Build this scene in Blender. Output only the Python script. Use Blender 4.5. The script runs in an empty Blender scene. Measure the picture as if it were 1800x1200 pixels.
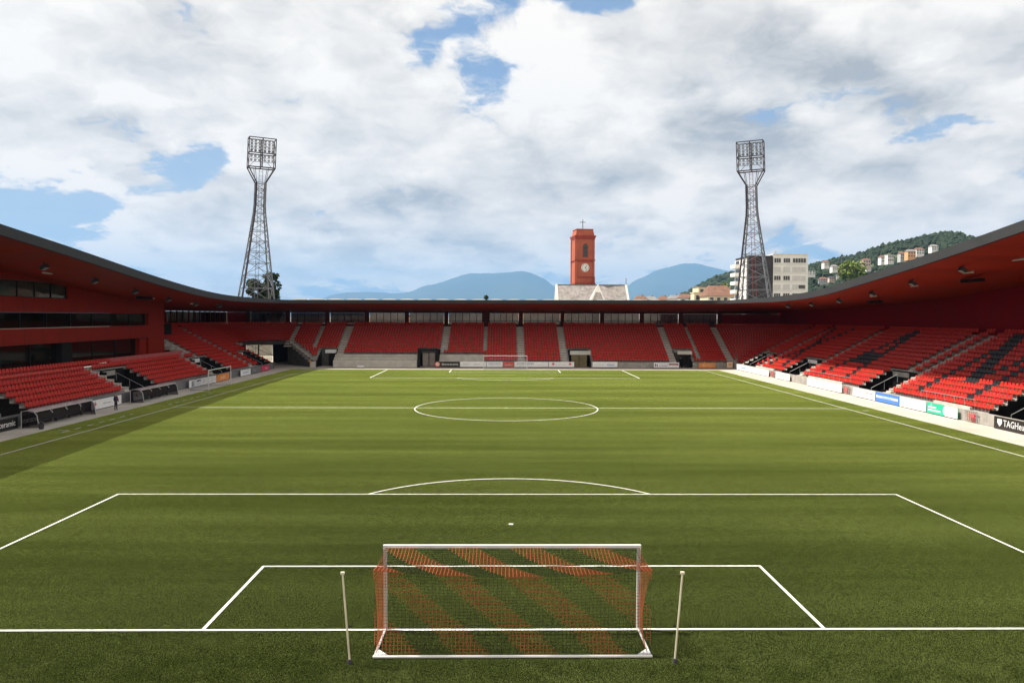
import bpy, math, random
import numpy as np
from mathutils import Matrix, Vector
R = math.radians
rnd = random.Random(7)
scene = bpy.context.scene
col = scene.collection

# ------------------------------------------------------------------ camera
cam_d = bpy.data.cameras.new("camera")
cam_d.sensor_fit = 'HORIZONTAL'; cam_d.sensor_width = 36.0; cam_d.lens = 25.893
cam_d.clip_start = 0.1; cam_d.clip_end = 80000
cam = bpy.data.objects.new("camera", cam_d); col.objects.link(cam)
cam.matrix_world = (Matrix.Translation((-0.395, -21.40, 9.229)) @ Matrix.Rotation(-0.0128, 4, 'Z')
                    @ Matrix.Rotation(math.pi/2 - 0.0339, 4, 'X') @ Matrix.Rotation(0.0035, 4, 'Z'))
scene.camera = cam

# ------------------------------------------------------------------ sun, sky and exposure
TO_SUN = Vector((-0.60, 0.12, 1.0)).normalized()
SUN_EL = math.asin(TO_SUN.z)
sun_d = bpy.data.lights.new("sun", 'SUN'); sun_d.energy = 5.0; sun_d.angle = R(0.5); sun_d.color = (1.0, 0.93, 0.82)
sun = bpy.data.objects.new("sun", sun_d); col.objects.link(sun)
sun.rotation_euler = TO_SUN.to_track_quat('Z', 'Y').to_euler()
sun.location = (-60, 20, 120)

scene.view_settings.view_transform = 'Standard'; scene.view_settings.look = 'None'
scene.view_settings.gamma = 1.0; scene.view_settings.use_curve_mapping = False
scene.view_settings.exposure = 0.78
scene.cycles.use_denoising = True
scene.cycles.max_bounces = 6; scene.cycles.diffuse_bounces = 3; scene.cycles.glossy_bounces = 3
scene.cycles.transparent_max_bounces = 24; scene.cycles.volume_bounces = 0
scene.cycles.sample_clamp_indirect = 6

world = bpy.data.worlds.new("World"); scene.world = world; world.use_nodes = True

class NT:
    """small helper to write node graphs"""
    def __init__(s, tree): s.t = tree; s.n = tree.nodes; s.l = tree.links
    def node(s, typ, **kw):
        n = s.n.new(typ)
        for k, v in kw.items(): setattr(n, k, v)
        return n
    def put(s, sock, v):
        if isinstance(v, bpy.types.NodeSocket): s.l.new(v, sock)
        elif v is not None: sock.default_value = v
    def math(s, op, a, b=None, c=None, clamp=False):
        n = s.node('ShaderNodeMath', operation=op); n.use_clamp = clamp
        s.put(n.inputs[0], a); s.put(n.inputs[1], b); s.put(n.inputs[2], c)
        return n.outputs[0]
    def vmath(s, op, a, b=None, c=None, scale=None):
        n = s.node('ShaderNodeVectorMath', operation=op)
        s.put(n.inputs[0], a); s.put(n.inputs[1], b)
        if c is not None: s.put(n.inputs[2], c)
        if scale is not None: s.put(n.inputs['Scale'], scale)
        return n.outputs['Value'] if op in ('DOT_PRODUCT', 'LENGTH', 'DISTANCE') else n.outputs[0]
    def noise(s, vec, scale, detail=6, rough=0.55, lac=2.0, dist=0.0, typ='FBM', dim='3D'):
        n = s.node('ShaderNodeTexNoise'); n.noise_dimensions = dim; n.noise_type = typ
        if vec is not None: s.put(n.inputs['Vector'], vec)
        s.put(n.inputs['Scale'], scale); s.put(n.inputs['Detail'], detail); s.put(n.inputs['Roughness'], rough)
        s.put(n.inputs['Lacunarity'], lac); s.put(n.inputs['Distortion'], dist)
        return n
    def smooth(s, x, a, b, lo=0.0, hi=1.0):
        n = s.node('ShaderNodeMapRange', interpolation_type='SMOOTHSTEP')
        s.put(n.inputs['Value'], x); s.put(n.inputs['From Min'], a); s.put(n.inputs['From Max'], b)
        s.put(n.inputs['To Min'], lo); s.put(n.inputs['To Max'], hi)
        return n.outputs[0]
    def lin(s, x, a, b, lo=0.0, hi=1.0):
        n = s.node('ShaderNodeMapRange'); s.put(n.inputs['Value'], x); s.put(n.inputs['From Min'], a); s.put(n.inputs['From Max'], b)
        s.put(n.inputs['To Min'], lo); s.put(n.inputs['To Max'], hi)
        return n.outputs[0]
    def mix(s, f, a, b, blend='MIX'):
        n = s.node('ShaderNodeMix', data_type='RGBA', blend_type=blend)
        s.put(n.inputs[0], f)
        for sock, v in ((n.inputs[6], a), (n.inputs[7], b)):
            if isinstance(v, tuple) and len(v) == 3: v = (*v, 1.0)
            s.put(sock, v)
        return n.outputs[2]
    def sep(s, v):
        n = s.node('ShaderNodeSeparateXYZ'); s.put(n.inputs[0], v); return n.outputs
    def comb(s, x, y, z):
        n = s.node('ShaderNodeCombineXYZ'); s.put(n.inputs[0], x); s.put(n.inputs[1], y); s.put(n.inputs[2], z); return n.outputs[0]

def build_sky():
    t = NT(world.node_tree); t.n.clear()
    out = t.node('ShaderNodeOutputWorld'); bg = t.node('ShaderNodeBackground'); bg.inputs['Strength'].default_value = 0.056
    t.l.new(bg.outputs[0], out.inputs[0])
    sky = t.node('ShaderNodeTexSky', sky_type='NISHITA'); sky.sun_disc = False
    sky.sun_elevation = SUN_EL; sky.sun_rotation = math.atan2(TO_SUN.x, TO_SUN.y)
    sky.altitude = 440; sky.air_density = 1.0; sky.dust_density = 0.6; sky.ozone_density = 1.2
    tc = t.node('ShaderNodeTexCoord'); d = t.vmath('NORMALIZE', tc.outputs['Generated'])
    dx, dy, dz = t.sep(d)
    z = t.math('MAXIMUM', dz, 0.0)
    # a curved cloud deck: the ray meets it nearer overhead than at the horizon
    k = t.math('DIVIDE', 1.0, t.math('ADD', z, 0.30))
    p = t.comb(t.math('MULTIPLY', dx, k), t.math('MULTIPLY', dy, k), 0.0)
    # direction in front, as slopes across and up
    fy = t.math('MAXIMUM', dy, 0.05); ax = t.math('DIVIDE', dx, fy); az = t.math('DIVIDE', dz, fy)
    front = t.smooth(dy, 0.1, 0.4)
    warp = t.noise(p, 4.2, 4, 0.6, dim='2D')
    wc = t.vmath('SUBTRACT', warp.outputs['Color'], (0.5, 0.5, 0.5))
    wx, wy, wz = t.sep(wc)
    ax = t.math('MULTIPLY_ADD', wx, 0.13, ax); az = t.math('MULTIPLY_ADD', wy, 0.09, az)
    def bump(px, py, rx, ry, rot=0.0, amp=1.0):
        cx = (px-883)/1294.7; cy = (556-py)/1294.7
        a = t.math('SUBTRACT', ax, cx); b = t.math('SUBTRACT', az, cy)
        c_, s_ = math.cos(R(rot)), math.sin(R(rot))
        u = t.math('ADD', t.math('MULTIPLY', a, c_), t.math('MULTIPLY', b, s_))
        v = t.math('SUBTRACT', t.math('MULTIPLY', b, c_), t.math('MULTIPLY', a, s_))
        u = t.math('DIVIDE', u, rx/1294.7); v = t.math('DIVIDE', v, ry/1294.7)
        r2 = t.math('ADD', t.math('MULTIPLY', u, u), t.math('MULTIPLY', v, v))
        g = t.math('POWER', 2.718, t.math('MULTIPLY', r2, -1.0))
        return t.math('MULTIPLY', t.math('MULTIPLY', g, front), amp)
    def total(lst):
        s = None
        for a in lst:
            b = bump(*a); s = b if s is None else t.math('ADD', s, b)
        return s
    pw = t.vmath('MULTIPLY_ADD', wc, (0.16, 0.16, 0.16), p)
    off = t.vmath('ADD', pw, (3.1, 7.7, 0.4))
    def density(vec, det=8):
        a = t.noise(vec, 2.1, det, 0.57, 2.1, dim='2D').outputs[0]
        return t.math('MULTIPLY_ADD', t.math('SUBTRACT', a, 0.5), 1.5, 0.5)
    gaps = total([(715, 105, 115, 26, 32, 0.19), (800, 40, 46, 26, 40, 0.07), (1075, 0, 90, 30, 0, 0.26),
                  (180, 350, 270, 48, 14, 0.29), (400, 275, 90, 18, 20, 0.10), (20, 375, 170, 50, 0, 0.20), (575, 262, 60, 16, 10, 0.12),
                  (1590, 255, 130, 24, 12, 0.27), (1760, 212, 90, 18, 8, 0.25), (1045, 380, 50, 20, 0, 0.16),
                  (1120, 345, 60, 16, 10, 0.13), (1180, 455, 160, 22, 0, 0.05)])
    fill = total([(330, 120, 420, 130, 0, 0.12), (1150, 180, 420, 150, -10, 0.14), (560, 420, 230, 70, 0, 0.10),
                  (1600, 110, 300, 90, -15, 0.12), (1620, 340, 300, 60, 15, 0.12), (900, 330, 300, 90, 0, 0.16), (1350, 300, 260, 80, 0, 0.12), (1500, 150, 260, 60, 0, 0.10), (1780, 70, 120, 60, 0, 0.16)])
    dens = density(off)
    base = t.math('ADD', t.math('SUBTRACT', dens, gaps), fill)
    cover = t.smooth(base, 0.29, 0.45)
    # light from the sun's side: compare with the deck a little way towards the sun
    sunward = t.vmath('ADD', off, (-0.07, 0.05, 0.03))
    lit = t.math('SUBTRACT', dens, density(sunward, 6))
    body = t.smooth(base, 0.50, 1.0)
    big = t.noise(t.vmath('ADD', pw, (9.0, 2.0, 0.0)), 0.9, 3, 0.5, dim='2D').outputs[0]
    grey = total([(1560, 150, 330, 55, -18, 0.55), (1330, 235, 260, 45, -12, 0.50), (760, 350, 120, 42, 0, 0.40), (960, 285, 130, 40, 0, 0.35),
                  (1250, 405, 260, 26, 0, 0.30), (110, 215, 150, 50, 0, 0.22), (700, 440, 260, 30, 0, 0.25), (1720, 60, 160, 60, 0, 0.35), (330, 200, 130, 40, 0, 0.12)])
    shade = t.math('ADD', t.math('MULTIPLY', body, 0.5), t.math('MULTIPLY', lit, -1.5))
    shade = t.math('ADD', shade, t.math('MULTIPLY', t.math('SUBTRACT', big, 0.5), 0.9))
    gtex = t.smooth(t.noise(t.vmath('ADD', off, (1.0, 5.0, 2.0)), 2.3, 6, 0.6, dim='2D').outputs[0], 0.3, 0.7)
    shade = t.math('ADD', shade, t.math('MULTIPLY', grey, t.math('MULTIPLY_ADD', gtex, 0.9, 0.9)))
    mid = t.noise(t.vmath('ADD', pw, (4.0, 1.0, 0.0)), 3.6, 6, 0.58, dim='2D').outputs[0]
    shade = t.math('ADD', shade, t.math('MULTIPLY', t.math('SUBTRACT', mid, 0.5), 1.3))
    shade = t.math('ADD', shade, 0.04, clamp=True)
    white = (12.0, 11.2, 10.2, 1); dark = (5.0, 4.9, 4.85, 1)
    cloud = t.mix(shade, white, dark)
    low = t.smooth(dz, 0.30, 0.02)                                                     # low clouds coloured brighter and warmer to offset the blue haze
    cloud = t.mix(low, cloud, t.mix(1.0, cloud, (1.22, 1.10, 0.98, 1), 'MULTIPLY'))
    # the blue between the clouds is veiled by thin vapour, more so low down
    veil = t.math('ADD', t.smooth(dz, 0.42, 0.02, 0.10, 0.55), t.math('MULTIPLY', t.smooth(dens, 0.25, 0.55), 0.18))
    blue = t.mix(0.5, sky.outputs[0], (2.1, 4.3, 8.2, 1))
    clear = t.mix(veil, blue, (6.6, 7.3, 8.2, 1))
    res = t.mix(cover, clear, cloud)
    # below the horizon: plain ground tone
    res = t.mix(t.smooth(dz, 0.0, -0.02), res, (1.6, 1.7, 1.6, 1))
    t.l.new(res, bg.inputs['Color'])
    world.cycles.sampling_method = 'MANUAL'; world.cycles.sample_map_resolution = 512
build_sky()

# ------------------------------------------------------------------ materials
MAT = {}
def material(name, rgb, rough=0.7, var=0.10, scale=2.0, metal=0.0, spec=0.4, bump=0.0, bscale=30.0, streak=None, coat=0.0):
    m = bpy.data.materials.new(name); m.use_nodes = True; t = NT(m.node_tree)
    b = t.n['Principled BSDF']
    geo = t.node('ShaderNodeNewGeometry'); pos = geo.outputs['Position']
    v = pos if streak is None else t.vmath('MULTIPLY', pos, streak)
    n = t.noise(v, scale, 5, 0.6).outputs[0]
    lo = tuple(max(0.0, c*(1-var*1.6)) for c in rgb); hi = tuple(c*(1+var*1.6) for c in rgb)
    c = t.mix(t.smooth(n, 0.25, 0.75), lo, hi)
    t.put(b.inputs['Base Color'], c)
    t.put(b.inputs['Roughness'], t.lin(n, 0.2, 0.8, max(0.02, rough-0.08), min(1, rough+0.08)))
    b.inputs['Metallic'].default_value = metal; b.inputs['Specular IOR Level'].default_value = spec
    b.inputs['Coat Weight'].default_value = coat
    if bump > 0:
        bn = t.node('ShaderNodeBump'); bn.inputs['Strength'].default_value = bump; bn.inputs['Distance'].default_value = 0.02
        t.put(bn.inputs['Height'], t.noise(pos, bscale, 4, 0.6).outputs[0]); t.l.new(bn.outputs[0], b.inputs['Normal'])
    MAT[name] = m
    return m

material('concrete', (0.34, 0.32, 0.295), 0.85, 0.14, 1.3, bump=0.3, bscale=12, spec=0.1)
material('pale_concrete', (0.52, 0.49, 0.44), 0.85, 0.10, 0.8, bump=0.2, bscale=14)
material('apron_concrete', (0.46, 0.42, 0.36), 0.9, 0.10, 0.35, bump=0.2, bscale=20)
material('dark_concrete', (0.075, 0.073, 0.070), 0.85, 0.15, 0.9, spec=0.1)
material('grey_board', (0.17, 0.165, 0.17), 0.6, 0.10, 1.0, spec=0.1)
material('soffit_red', (0.33, 0.034, 0.012), 0.5, 0.10, 0.35, streak=(0.3, 1.0, 1.0), spec=0.1)
material('facade_red', (0.24, 0.017, 0.009), 0.5, 0.06, 0.5, spec=0.1)
material('wall_red', (0.20, 0.004, 0.010), 0.6, 0.08, 0.4, spec=0.1)
material('parapet_red', (0.46, 0.11, 0.11), 0.6, 0.06, 0.8, spec=0.1)
material('seat_red', (0.46, 0.030, 0.021), 0.38, 0.20, 4.2, spec=0.12)
material('seat_black', (0.022, 0.022, 0.026), 0.4, 0.2, 3.5, spec=0.22)
material('fascia_grey', (0.040, 0.041, 0.042), 0.55, 0.08, 0.4, metal=0.0, spec=0.2)
material('roof_deck', (0.42, 0.43, 0.43), 0.5, 0.08, 0.3, metal=0.3)
material('skylight_white', (0.72, 0.74, 0.74), 0.35, 0.05, 0.5)
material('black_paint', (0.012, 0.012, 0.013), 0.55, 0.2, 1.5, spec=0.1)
material('dark_red_steel', (0.07, 0.008, 0.008), 0.5, 0.1, 1.0, spec=0.1)
material('white_paint', (0.62, 0.62, 0.60), 0.4, 0.04, 3.0)
material('line_paint', (0.66, 0.66, 0.58), 0.8, 0.20, 7.0)
material('board_white', (0.80, 0.80, 0.81), 0.35, 0.03, 1.0)
material('board_black', (0.018, 0.016, 0.016), 0.35, 0.1, 1.0)
material('board_blue', (0.06, 0.20, 0.58), 0.35, 0.05, 1.0)
material('board_green', (0.02, 0.48, 0.30), 0.35, 0.05, 1.0)
material('board_red', (0.62, 0.03, 0.03), 0.35, 0.05, 1.0)
material('board_pink', (0.62, 0.04, 0.12), 0.35, 0.05, 1.0)
material('board_orange', (0.72, 0.25, 0.06), 0.35, 0.06, 1.0)
material('print_grey', (0.30, 0.31, 0.34), 0.5, 0.05, 1.0)
material('print_blue', (0.05, 0.28, 0.62), 0.5, 0.05, 1.0)
material('print_pale', (0.55, 0.62, 0.70), 0.5, 0.05, 1.0)
material('print_purple', (0.16, 0.07, 0.24), 0.5, 0.05, 1.0)
material('print_maroon', (0.30, 0.02, 0.10), 0.5, 0.05, 1.0)
material('print_cream', (0.85, 0.62, 0.42), 0.5, 0.05, 1.0)
material('galvanised', (0.42, 0.43, 0.44), 0.45, 0.12, 1.2, metal=0.6)
material('mast_steel', (0.15, 0.16, 0.18), 0.5, 0.15, 0.5, metal=0.3)
material('mast_dark', (0.045, 0.035, 0.042), 0.5, 0.15, 0.5, metal=0.2)
material('mast_red', (0.24, 0.05, 0.05), 0.5, 0.15, 0.5)
material('lamp_glass', (0.22, 0.23, 0.25), 0.2, 0.05, 2.0, metal=0.4)
material('church_red', (0.40, 0.105, 0.058), 0.85, 0.10, 0.5, bump=0.2, bscale=6)
material('church_trim', (0.30, 0.050, 0.035), 0.8, 0.10, 0.5)
material('slate', (0.24, 0.22, 0.205), 0.75, 0.22, 0.9, bump=0.3, bscale=5)
material('stone_white', (0.52, 0.50, 0.46), 0.8, 0.08, 0.7)
material('plaster_white', (0.78, 0.77, 0.73), 0.8, 0.05, 0.3)
material('plaster_cream', (0.66, 0.55, 0.38), 0.85, 0.08, 0.3)
material('plaster_orange', (0.72, 0.38, 0.18), 0.85, 0.08, 0.3)
material('plaster_pink', (0.68, 0.52, 0.46), 0.85, 0.08, 0.3)
material('plaster_grey', (0.46, 0.46, 0.45), 0.85, 0.08, 0.3)
material('cladding_dark', (0.060, 0.058, 0.062), 0.6, 0.10, 0.4, spec=0.1)
material('blind', (0.58, 0.57, 0.54), 0.7, 0.05, 1.0)
material('roof_tile', (0.17, 0.088, 0.060), 0.85, 0.20, 0.8)
material('roof_grey', (0.20, 0.19, 0.19), 0.8, 0.15, 0.8)
material('window_dark', (0.035, 0.038, 0.042), 0.15, 0.2, 0.6, spec=0.6)
material('frame_white', (0.66, 0.66, 0.63), 0.6, 0.05, 1.0)
material('clock_white', (0.80, 0.79, 0.75), 0.6, 0.04, 1.0)
material('door_olive', (0.20, 0.16, 0.085), 0.7, 0.15, 1.0)
material('door_taupe', (0.26, 0.22, 0.20), 0.7, 0.12, 1.0)
material('bark', (0.07, 0.05, 0.035), 0.9, 0.2, 3.0)
material('cord_red', (0.34, 0.085, 0.030), 0.7, 0.10, 2.0)
material('cord_black', (0.010, 0.014, 0.010), 0.7, 0.1, 2.0)
material('pole_bone', (0.62, 0.56, 0.42), 0.45, 0.08, 3.0)
material('clear_plastic', (0.50, 0.44, 0.46), 0.25, 0.05, 1.0)
material('bench_dark', (0.035, 0.028, 0.032), 0.5, 0.15, 2.0)
material('skin', (0.50, 0.30, 0.22), 0.6, 0.05, 4.0)
material('hair', (0.035, 0.025, 0.018), 0.7, 0.1, 8.0)
material('cloth_navy', (0.025, 0.024, 0.055), 0.9, 0.1, 6.0)
material('cloth_black', (0.015, 0.015, 0.017), 0.9, 0.1, 6.0)
material('yellow_paint', (0.60, 0.36, 0.04), 0.6, 0.05, 4.0)
material('orange_paint', (0.70, 0.20, 0.03), 0.6, 0.05, 4.0)

def foliage(name, a, b, scale):
    m = bpy.data.materials.new(name); m.use_nodes = True; t = NT(m.node_tree); bs = t.n['Principled BSDF']
    pos = t.node('ShaderNodeNewGeometry').outputs['Position']
    n = t.noise(pos, scale, 4, 0.65).outputs[0]
    t.put(bs.inputs['Base Color'], t.mix(t.smooth(n, 0.3, 0.7), a, b)); bs.inputs['Roughness'].default_value = 0.75
    bs.inputs['Specular IOR Level'].default_value = 0.2
    MAT[name] = m
def joints(name, pitch):
    m = MAT[name]; t = NT(m.node_tree); b = t.n['Principled BSDF']; src = b.inputs['Base Color'].links[0].from_socket
    x, y, z = t.sep(t.node('ShaderNodeNewGeometry').outputs['Position'])
    def gap(v, p): return t.math('LESS_THAN', t.math('ABSOLUTE', t.math('SUBTRACT', t.math('FRACT', t.math('DIVIDE', v, p)), 0.5)), 0.012*2.4/p)
    g = t.math('MAXIMUM', gap(y, pitch), gap(x, pitch*1.7)); c = t.mix(t.math('MULTIPLY', g, 0.55), src, (0.01, 0.004, 0.003)); t.put(b.inputs['Base Color'], c)
joints('soffit_red', 2.4); joints('facade_red', 3.0)
foliage('leaf_dark', (0.020, 0.032, 0.012), (0.045, 0.065, 0.020), 1.5)
foliage('leaf_light', (0.10, 0.15, 0.025), (0.20, 0.25, 0.05), 0.8)
foliage('forest', (0.010, 0.022, 0.014), (0.030, 0.050, 0.026), 0.035)
foliage('hill_ground', (0.025, 0.045, 0.022), (0.09, 0.11, 0.05), 0.012)
foliage('mountain_ground', (0.022, 0.036, 0.026), (0.045, 0.062, 0.042), 0.0003)
foliage('city_ground', (0.16, 0.16, 0.13), (0.26, 0.25, 0.21), 0.02)

def glass_material(name, tint, gloss):
    m = bpy.data.materials.new(name); m.use_nodes = True; t = NT(m.node_tree); t.n.clear()
    out = t.node('ShaderNodeOutputMaterial'); mx = t.node('ShaderNodeMixShader')
    tr = t.node('ShaderNodeBsdfTransparent'); tr.inputs[0].default_value = (*tint, 1)
    gl = t.node('ShaderNodeBsdfGlossy'); gl.inputs['Roughness'].default_value = 0.03
    fr = t.node('ShaderNodeFresnel'); fr.inputs[0].default_value = 1.5
    pos = t.node('ShaderNodeNewGeometry').outputs['Position']
    n = t.noise(pos, 0.7, 3, 0.5).outputs[0]
    t.put(mx.inputs[0], t.math('MULTIPLY_ADD', n, gloss, fr.outputs[0])); t.l.new(tr.outputs[0], mx.inputs[1]); t.l.new(gl.outputs[0], mx.inputs[2])
    t.l.new(mx.outputs[0], out.inputs[0]); MAT[name] = m
glass_material('glazing', (0.15, 0.125, 0.125), 0.08)
glass_material('shelter_glass', (0.45, 0.42, 0.44), 0.15)
glass_material('gate_glass', (0.80, 0.80, 0.76), 0.08)

def dark_glass(name, rgb, rough):
    m = bpy.data.materials.new(name); m.use_nodes = True; t = NT(m.node_tree); b = t.n['Principled BSDF']
    pos = t.node('ShaderNodeNewGeometry').outputs['Position']
    n = t.noise(t.vmath('MULTIPLY', pos, (1, 0.35, 1.2)), 1.1, 3, 0.5).outputs[0]
    t.put(b.inputs['Base Color'], t.mix(n, tuple(c*0.3 for c in rgb), tuple(c*1.7 for c in rgb)))
    b.inputs['Roughness'].default_value = rough; b.inputs['Specular IOR Level'].default_value = 0.30
    MAT[name] = m
dark_glass('box_glass', (0.006, 0.006, 0.005), 0.04)
dark_glass('lounge_glass', (0.036, 0.038, 0.035), 0.05)

def turf_material(name, lo, hi, leaf):
    m = bpy.data.materials.new(name); m.use_nodes = True; t = NT(m.node_tree); t.n.clear()
    out = t.node('ShaderNodeOutputMaterial')
    pos = t.node('ShaderNodeNewGeometry').outputs['Position']
    streak = t.noise(t.vmath('MULTIPLY', pos, (0.035, 0.55, 0)), 1.0, 5, 0.6).outputs[0]     # brushing along the rolls
    fine = t.noise(t.vmath('MULTIPLY', pos, (1.0, 1.6, 0)), 2.2, 6, 0.7).outputs[0]
    big = t.noise(pos, 0.07, 3, 0.5).outputs[0]
    x, y, z = t.sep(pos)
    roll = t.math('SINE', t.math('MULTIPLY', y, 2*math.pi/8.4))                              # rolls laid in alternate directions
    roll = t.smooth(roll, -0.5, 0.5)
    worn = t.math('MULTIPLY', t.smooth(y, -1.0, -2.0), t.smooth(t.noise(pos, 0.9, 5, 0.65).outputs[0], 0.42, 0.62))
    f = t.math('ADD', t.math('MULTIPLY', streak, 0.75), t.math('MULTIPLY', fine, 0.25))
    f = t.math('ADD', f, t.math('MULTIPLY', t.math('SUBTRACT', big, 0.5), 0.25))
    f = t.math('ADD', f, t.math('MULTIPLY', t.math('SUBTRACT', roll, 0.5), 0.10))
    f = t.math('MULTIPLY_ADD', worn, 0.16, f)
    c = t.mix(t.smooth(f, 0.28, 0.74), lo, hi)
    d = t.node('ShaderNodeBsdfDiffuse'); t.put(d.inputs[0], c); d.inputs['Roughness'].default_value = 0.6
    if leaf:
        tr = t.node('ShaderNodeBsdfTranslucent'); t.put(tr.inputs[0], c); mx = t.node('ShaderNodeMixShader'); mx.inputs[0].default_value = 0.35
        t.l.new(d.outputs[0], mx.inputs[1]); t.l.new(tr.outputs[0], mx.inputs[2]); t.l.new(mx.outputs[0], out.inputs[0])
    else:
        bn = t.node('ShaderNodeBump'); bn.inputs['Strength'].default_value = 0.4; bn.inputs['Distance'].default_value = 0.03
        t.put(bn.inputs['Height'], t.noise(pos, 9.0, 4, 0.7).outputs[0]); t.l.new(bn.outputs[0], d.inputs['Normal'])
        sh = t.node('ShaderNodeBsdfSheen'); sh.distribution = 'MICROFIBER'; t.put(sh.inputs[0], (0.88, 1.0, 0.20, 1)); sh.inputs['Roughness'].default_value = 0.2
        ad = t.node('ShaderNodeAddShader'); t.l.new(d.outputs[0], ad.inputs[0]); t.l.new(sh.outputs[0], ad.inputs[1]); t.l.new(ad.outputs[0], out.inputs[0])
    MAT[name] = m
turf_material('turf', (0.005, 0.007, 0.0025), (0.010, 0.013, 0.005), False)                   # thatch and infill between the fibres
turf_material('turf_fibre', (0.35, 0.47, 0.10), (0.68, 0.82, 0.22), True)

# ------------------------------------------------------------------ mesh helpers
class MB:
    def __init__(s): s.v = []; s.f = []
    def add(s, vs, fs):
        o = len(s.v); s.v += [tuple(p) for p in vs]; s.f += [tuple(i+o for i in f) for f in fs]; return s
    def box(s, x0, x1, y0, y1, z0, z1):
        vs = [(x, y, z) for z in (z0, z1) for y in (y0, y1) for x in (x0, x1)]
        return s.add(vs, [(0,2,3,1), (4,5,7,6), (0,1,5,4), (2,6,7,3), (0,4,6,2), (1,3,7,5)])
    def obox(s, M, sx, sy, sz):
        vs = [M @ Vector((x*sx/2, y*sy/2, z*sz/2)) for z in (-1, 1) for y in (-1, 1) for x in (-1, 1)]
        return s.add(vs, [(0,2,3,1), (4,5,7,6), (0,1,5,4), (2,6,7,3), (0,4,6,2), (1,3,7,5)])
    def quad(s, *p): return s.add(p, [tuple(range(len(p)))])
    def prism(s, pts, a, b):
        """polygon pts extruded by the vector from a to b (pts are already at a)"""
        d = Vector(b)-Vector(a); n = len(pts)
        vs = [Vector(p) for p in pts]+[Vector(p)+d for p in pts]
        return s.add(vs, [tuple(range(n))[::-1], tuple(range(n, 2*n))]+[(i, (i+1) % n, n+(i+1) % n, n+i) for i in range(n)])
    def bar(s, p, q, r, n=4, r2=None):
        p = Vector(p); q = Vector(q); d = (q-p)
        if d.length < 1e-6: return s
        d.normalize(); u = d.orthogonal().normalized() if abs(d.z) > 0.95 else d.cross(Vector((0,0,1))).normalized(); w = d.cross(u)
        r2 = r if r2 is None else r2; vs = []
        for c, rr in ((p, r), (q, r2)):
            for i in range(n):
                a = 2*math.pi*(i+0.5)/n; vs.append(c+u*math.cos(a)*rr+w*math.sin(a)*rr)
        return s.add(vs, [tuple(range(n)), tuple(range(2*n-1, n-1, -1))]+[(i, n+i, n+(i+1) % n, (i+1) % n) for i in range(n)])
    def tube(s, pts, r, n=6):
        for a, b in zip(pts, pts[1:]): s.bar(a, b, r, n)
        return s
    def disc(s, M, r, n=24):
        return s.add([M @ Vector((r*math.cos(2*math.pi*i/n), r*math.sin(2*math.pi*i/n), 0)) for i in range(n)], [tuple(range(n))])
    def mesh(s, name):
        me = bpy.data.meshes.new(name); me.from_pydata(s.v, [], s.f); me.update(); return me
    def build(s, name, mat, parent=None, smooth=False):
        me = s.mesh(name); me.materials.append(MAT[mat]); return link(name, me, parent, smooth)

def link(name, me, parent=None, smooth=False):
    o = bpy.data.objects.new(name, me); col.objects.link(o)
    if smooth: me.polygons.foreach_set('use_smooth', [True]*len(me.polygons))
    if parent is not None: adopt(o, parent)
    return o
BASE = {}
def adopt(o, parent):
    """keep a part that was modelled in world coordinates where it is"""
    o.parent = parent; o.matrix_parent_inverse = BASE.get(parent.name, Matrix.Identity(4)).inverted()
def tag(o, label=None, cat=None, group=None, kind=None):
    for k, v in (('label', label), ('category', cat), ('group', group), ('kind', kind)):
        if v: o[k] = v
    return o
def empty(name, loc=(0, 0, 0)):
    o = bpy.data.objects.new(name, None); col.objects.link(o); o.location = loc; o.empty_display_size = 0.3
    BASE[o.name] = Matrix.Translation(loc); return o
def thing(name, label, cat, loc=(0, 0, 0), group=None): return tag(empty(name, loc), label, cat, group)
def sub_empty(name, parent):
    o = bpy.data.objects.new(name, None); col.objects.link(o); o.parent = parent; o.empty_display_size = 0.3
    o.matrix_parent_inverse = BASE[parent.name].inverted(); BASE[o.name] = Matrix.Identity(4); return o
def structure(name, o): o['kind'] = 'structure'; return o
def lerp_table(tab, x):
    if x <= tab[0][0]: return tab[0][1]
    for (a, va), (b, vb) in zip(tab, tab[1:]):
        if x <= b: return va+(vb-va)*(x-a)/(b-a)
    return tab[-1][1]
def frame(o, xd, up):
    xd = Vector(xd).normalized(); up = Vector(up).normalized(); n = xd.cross(up)
    return Matrix(((xd.x, up.x, n.x, o[0]), (xd.y, up.y, n.y, o[1]), (xd.z, up.z, n.z, o[2]), (0, 0, 0, 1)))
def lettering(body, M, size, mat, parent, align='CENTER', name='lettering', width=None):
    c = bpy.data.curves.new(name, 'FONT'); c.body = body; c.size = size; c.align_x = align; c.align_y = 'CENTER'; c.extrude = 0.004
    c.materials.append(MAT[mat]); c.resolution_u = 2
    o = bpy.data.objects.new(name, c); col.objects.link(o); o.parent = parent
    inv = BASE.get(parent.name, Matrix.Identity(4)).inverted(); o.matrix_parent_inverse = inv
    S = Matrix.Identity(4)
    if width: S = Matrix.Diagonal((width, 1, 1, 1))
    o.matrix_basis = M @ S
    return o

# ------------------------------------------------------------------ ground, pavement and pitch
g = MB().quad((-33900, -50, -0.06), (33900, -50, -0.06), (33900, 39900, -0.06), (-33900, 39900, -0.06)).build('ground', 'city_ground')
structure('ground', g)
g = MB().quad((-62, -24, -0.03), (62, -24, -0.03), (62, 150, -0.03), (-62, 150, -0.03)).build('pavement', 'apron_concrete')
structure('pavement', g)
TL, TR, TURF_L, TURF_R, TURF_F = -33.4, 34.4, -36.9, 37.25, 106.3
pitch = MB().quad((TURF_L, -14, 0), (TURF_R, -14, 0), (TURF_R, TURF_F, 0), (TURF_L, TURF_F, 0)).build('pitch', 'turf')
structure('pitch', pitch)
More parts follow.
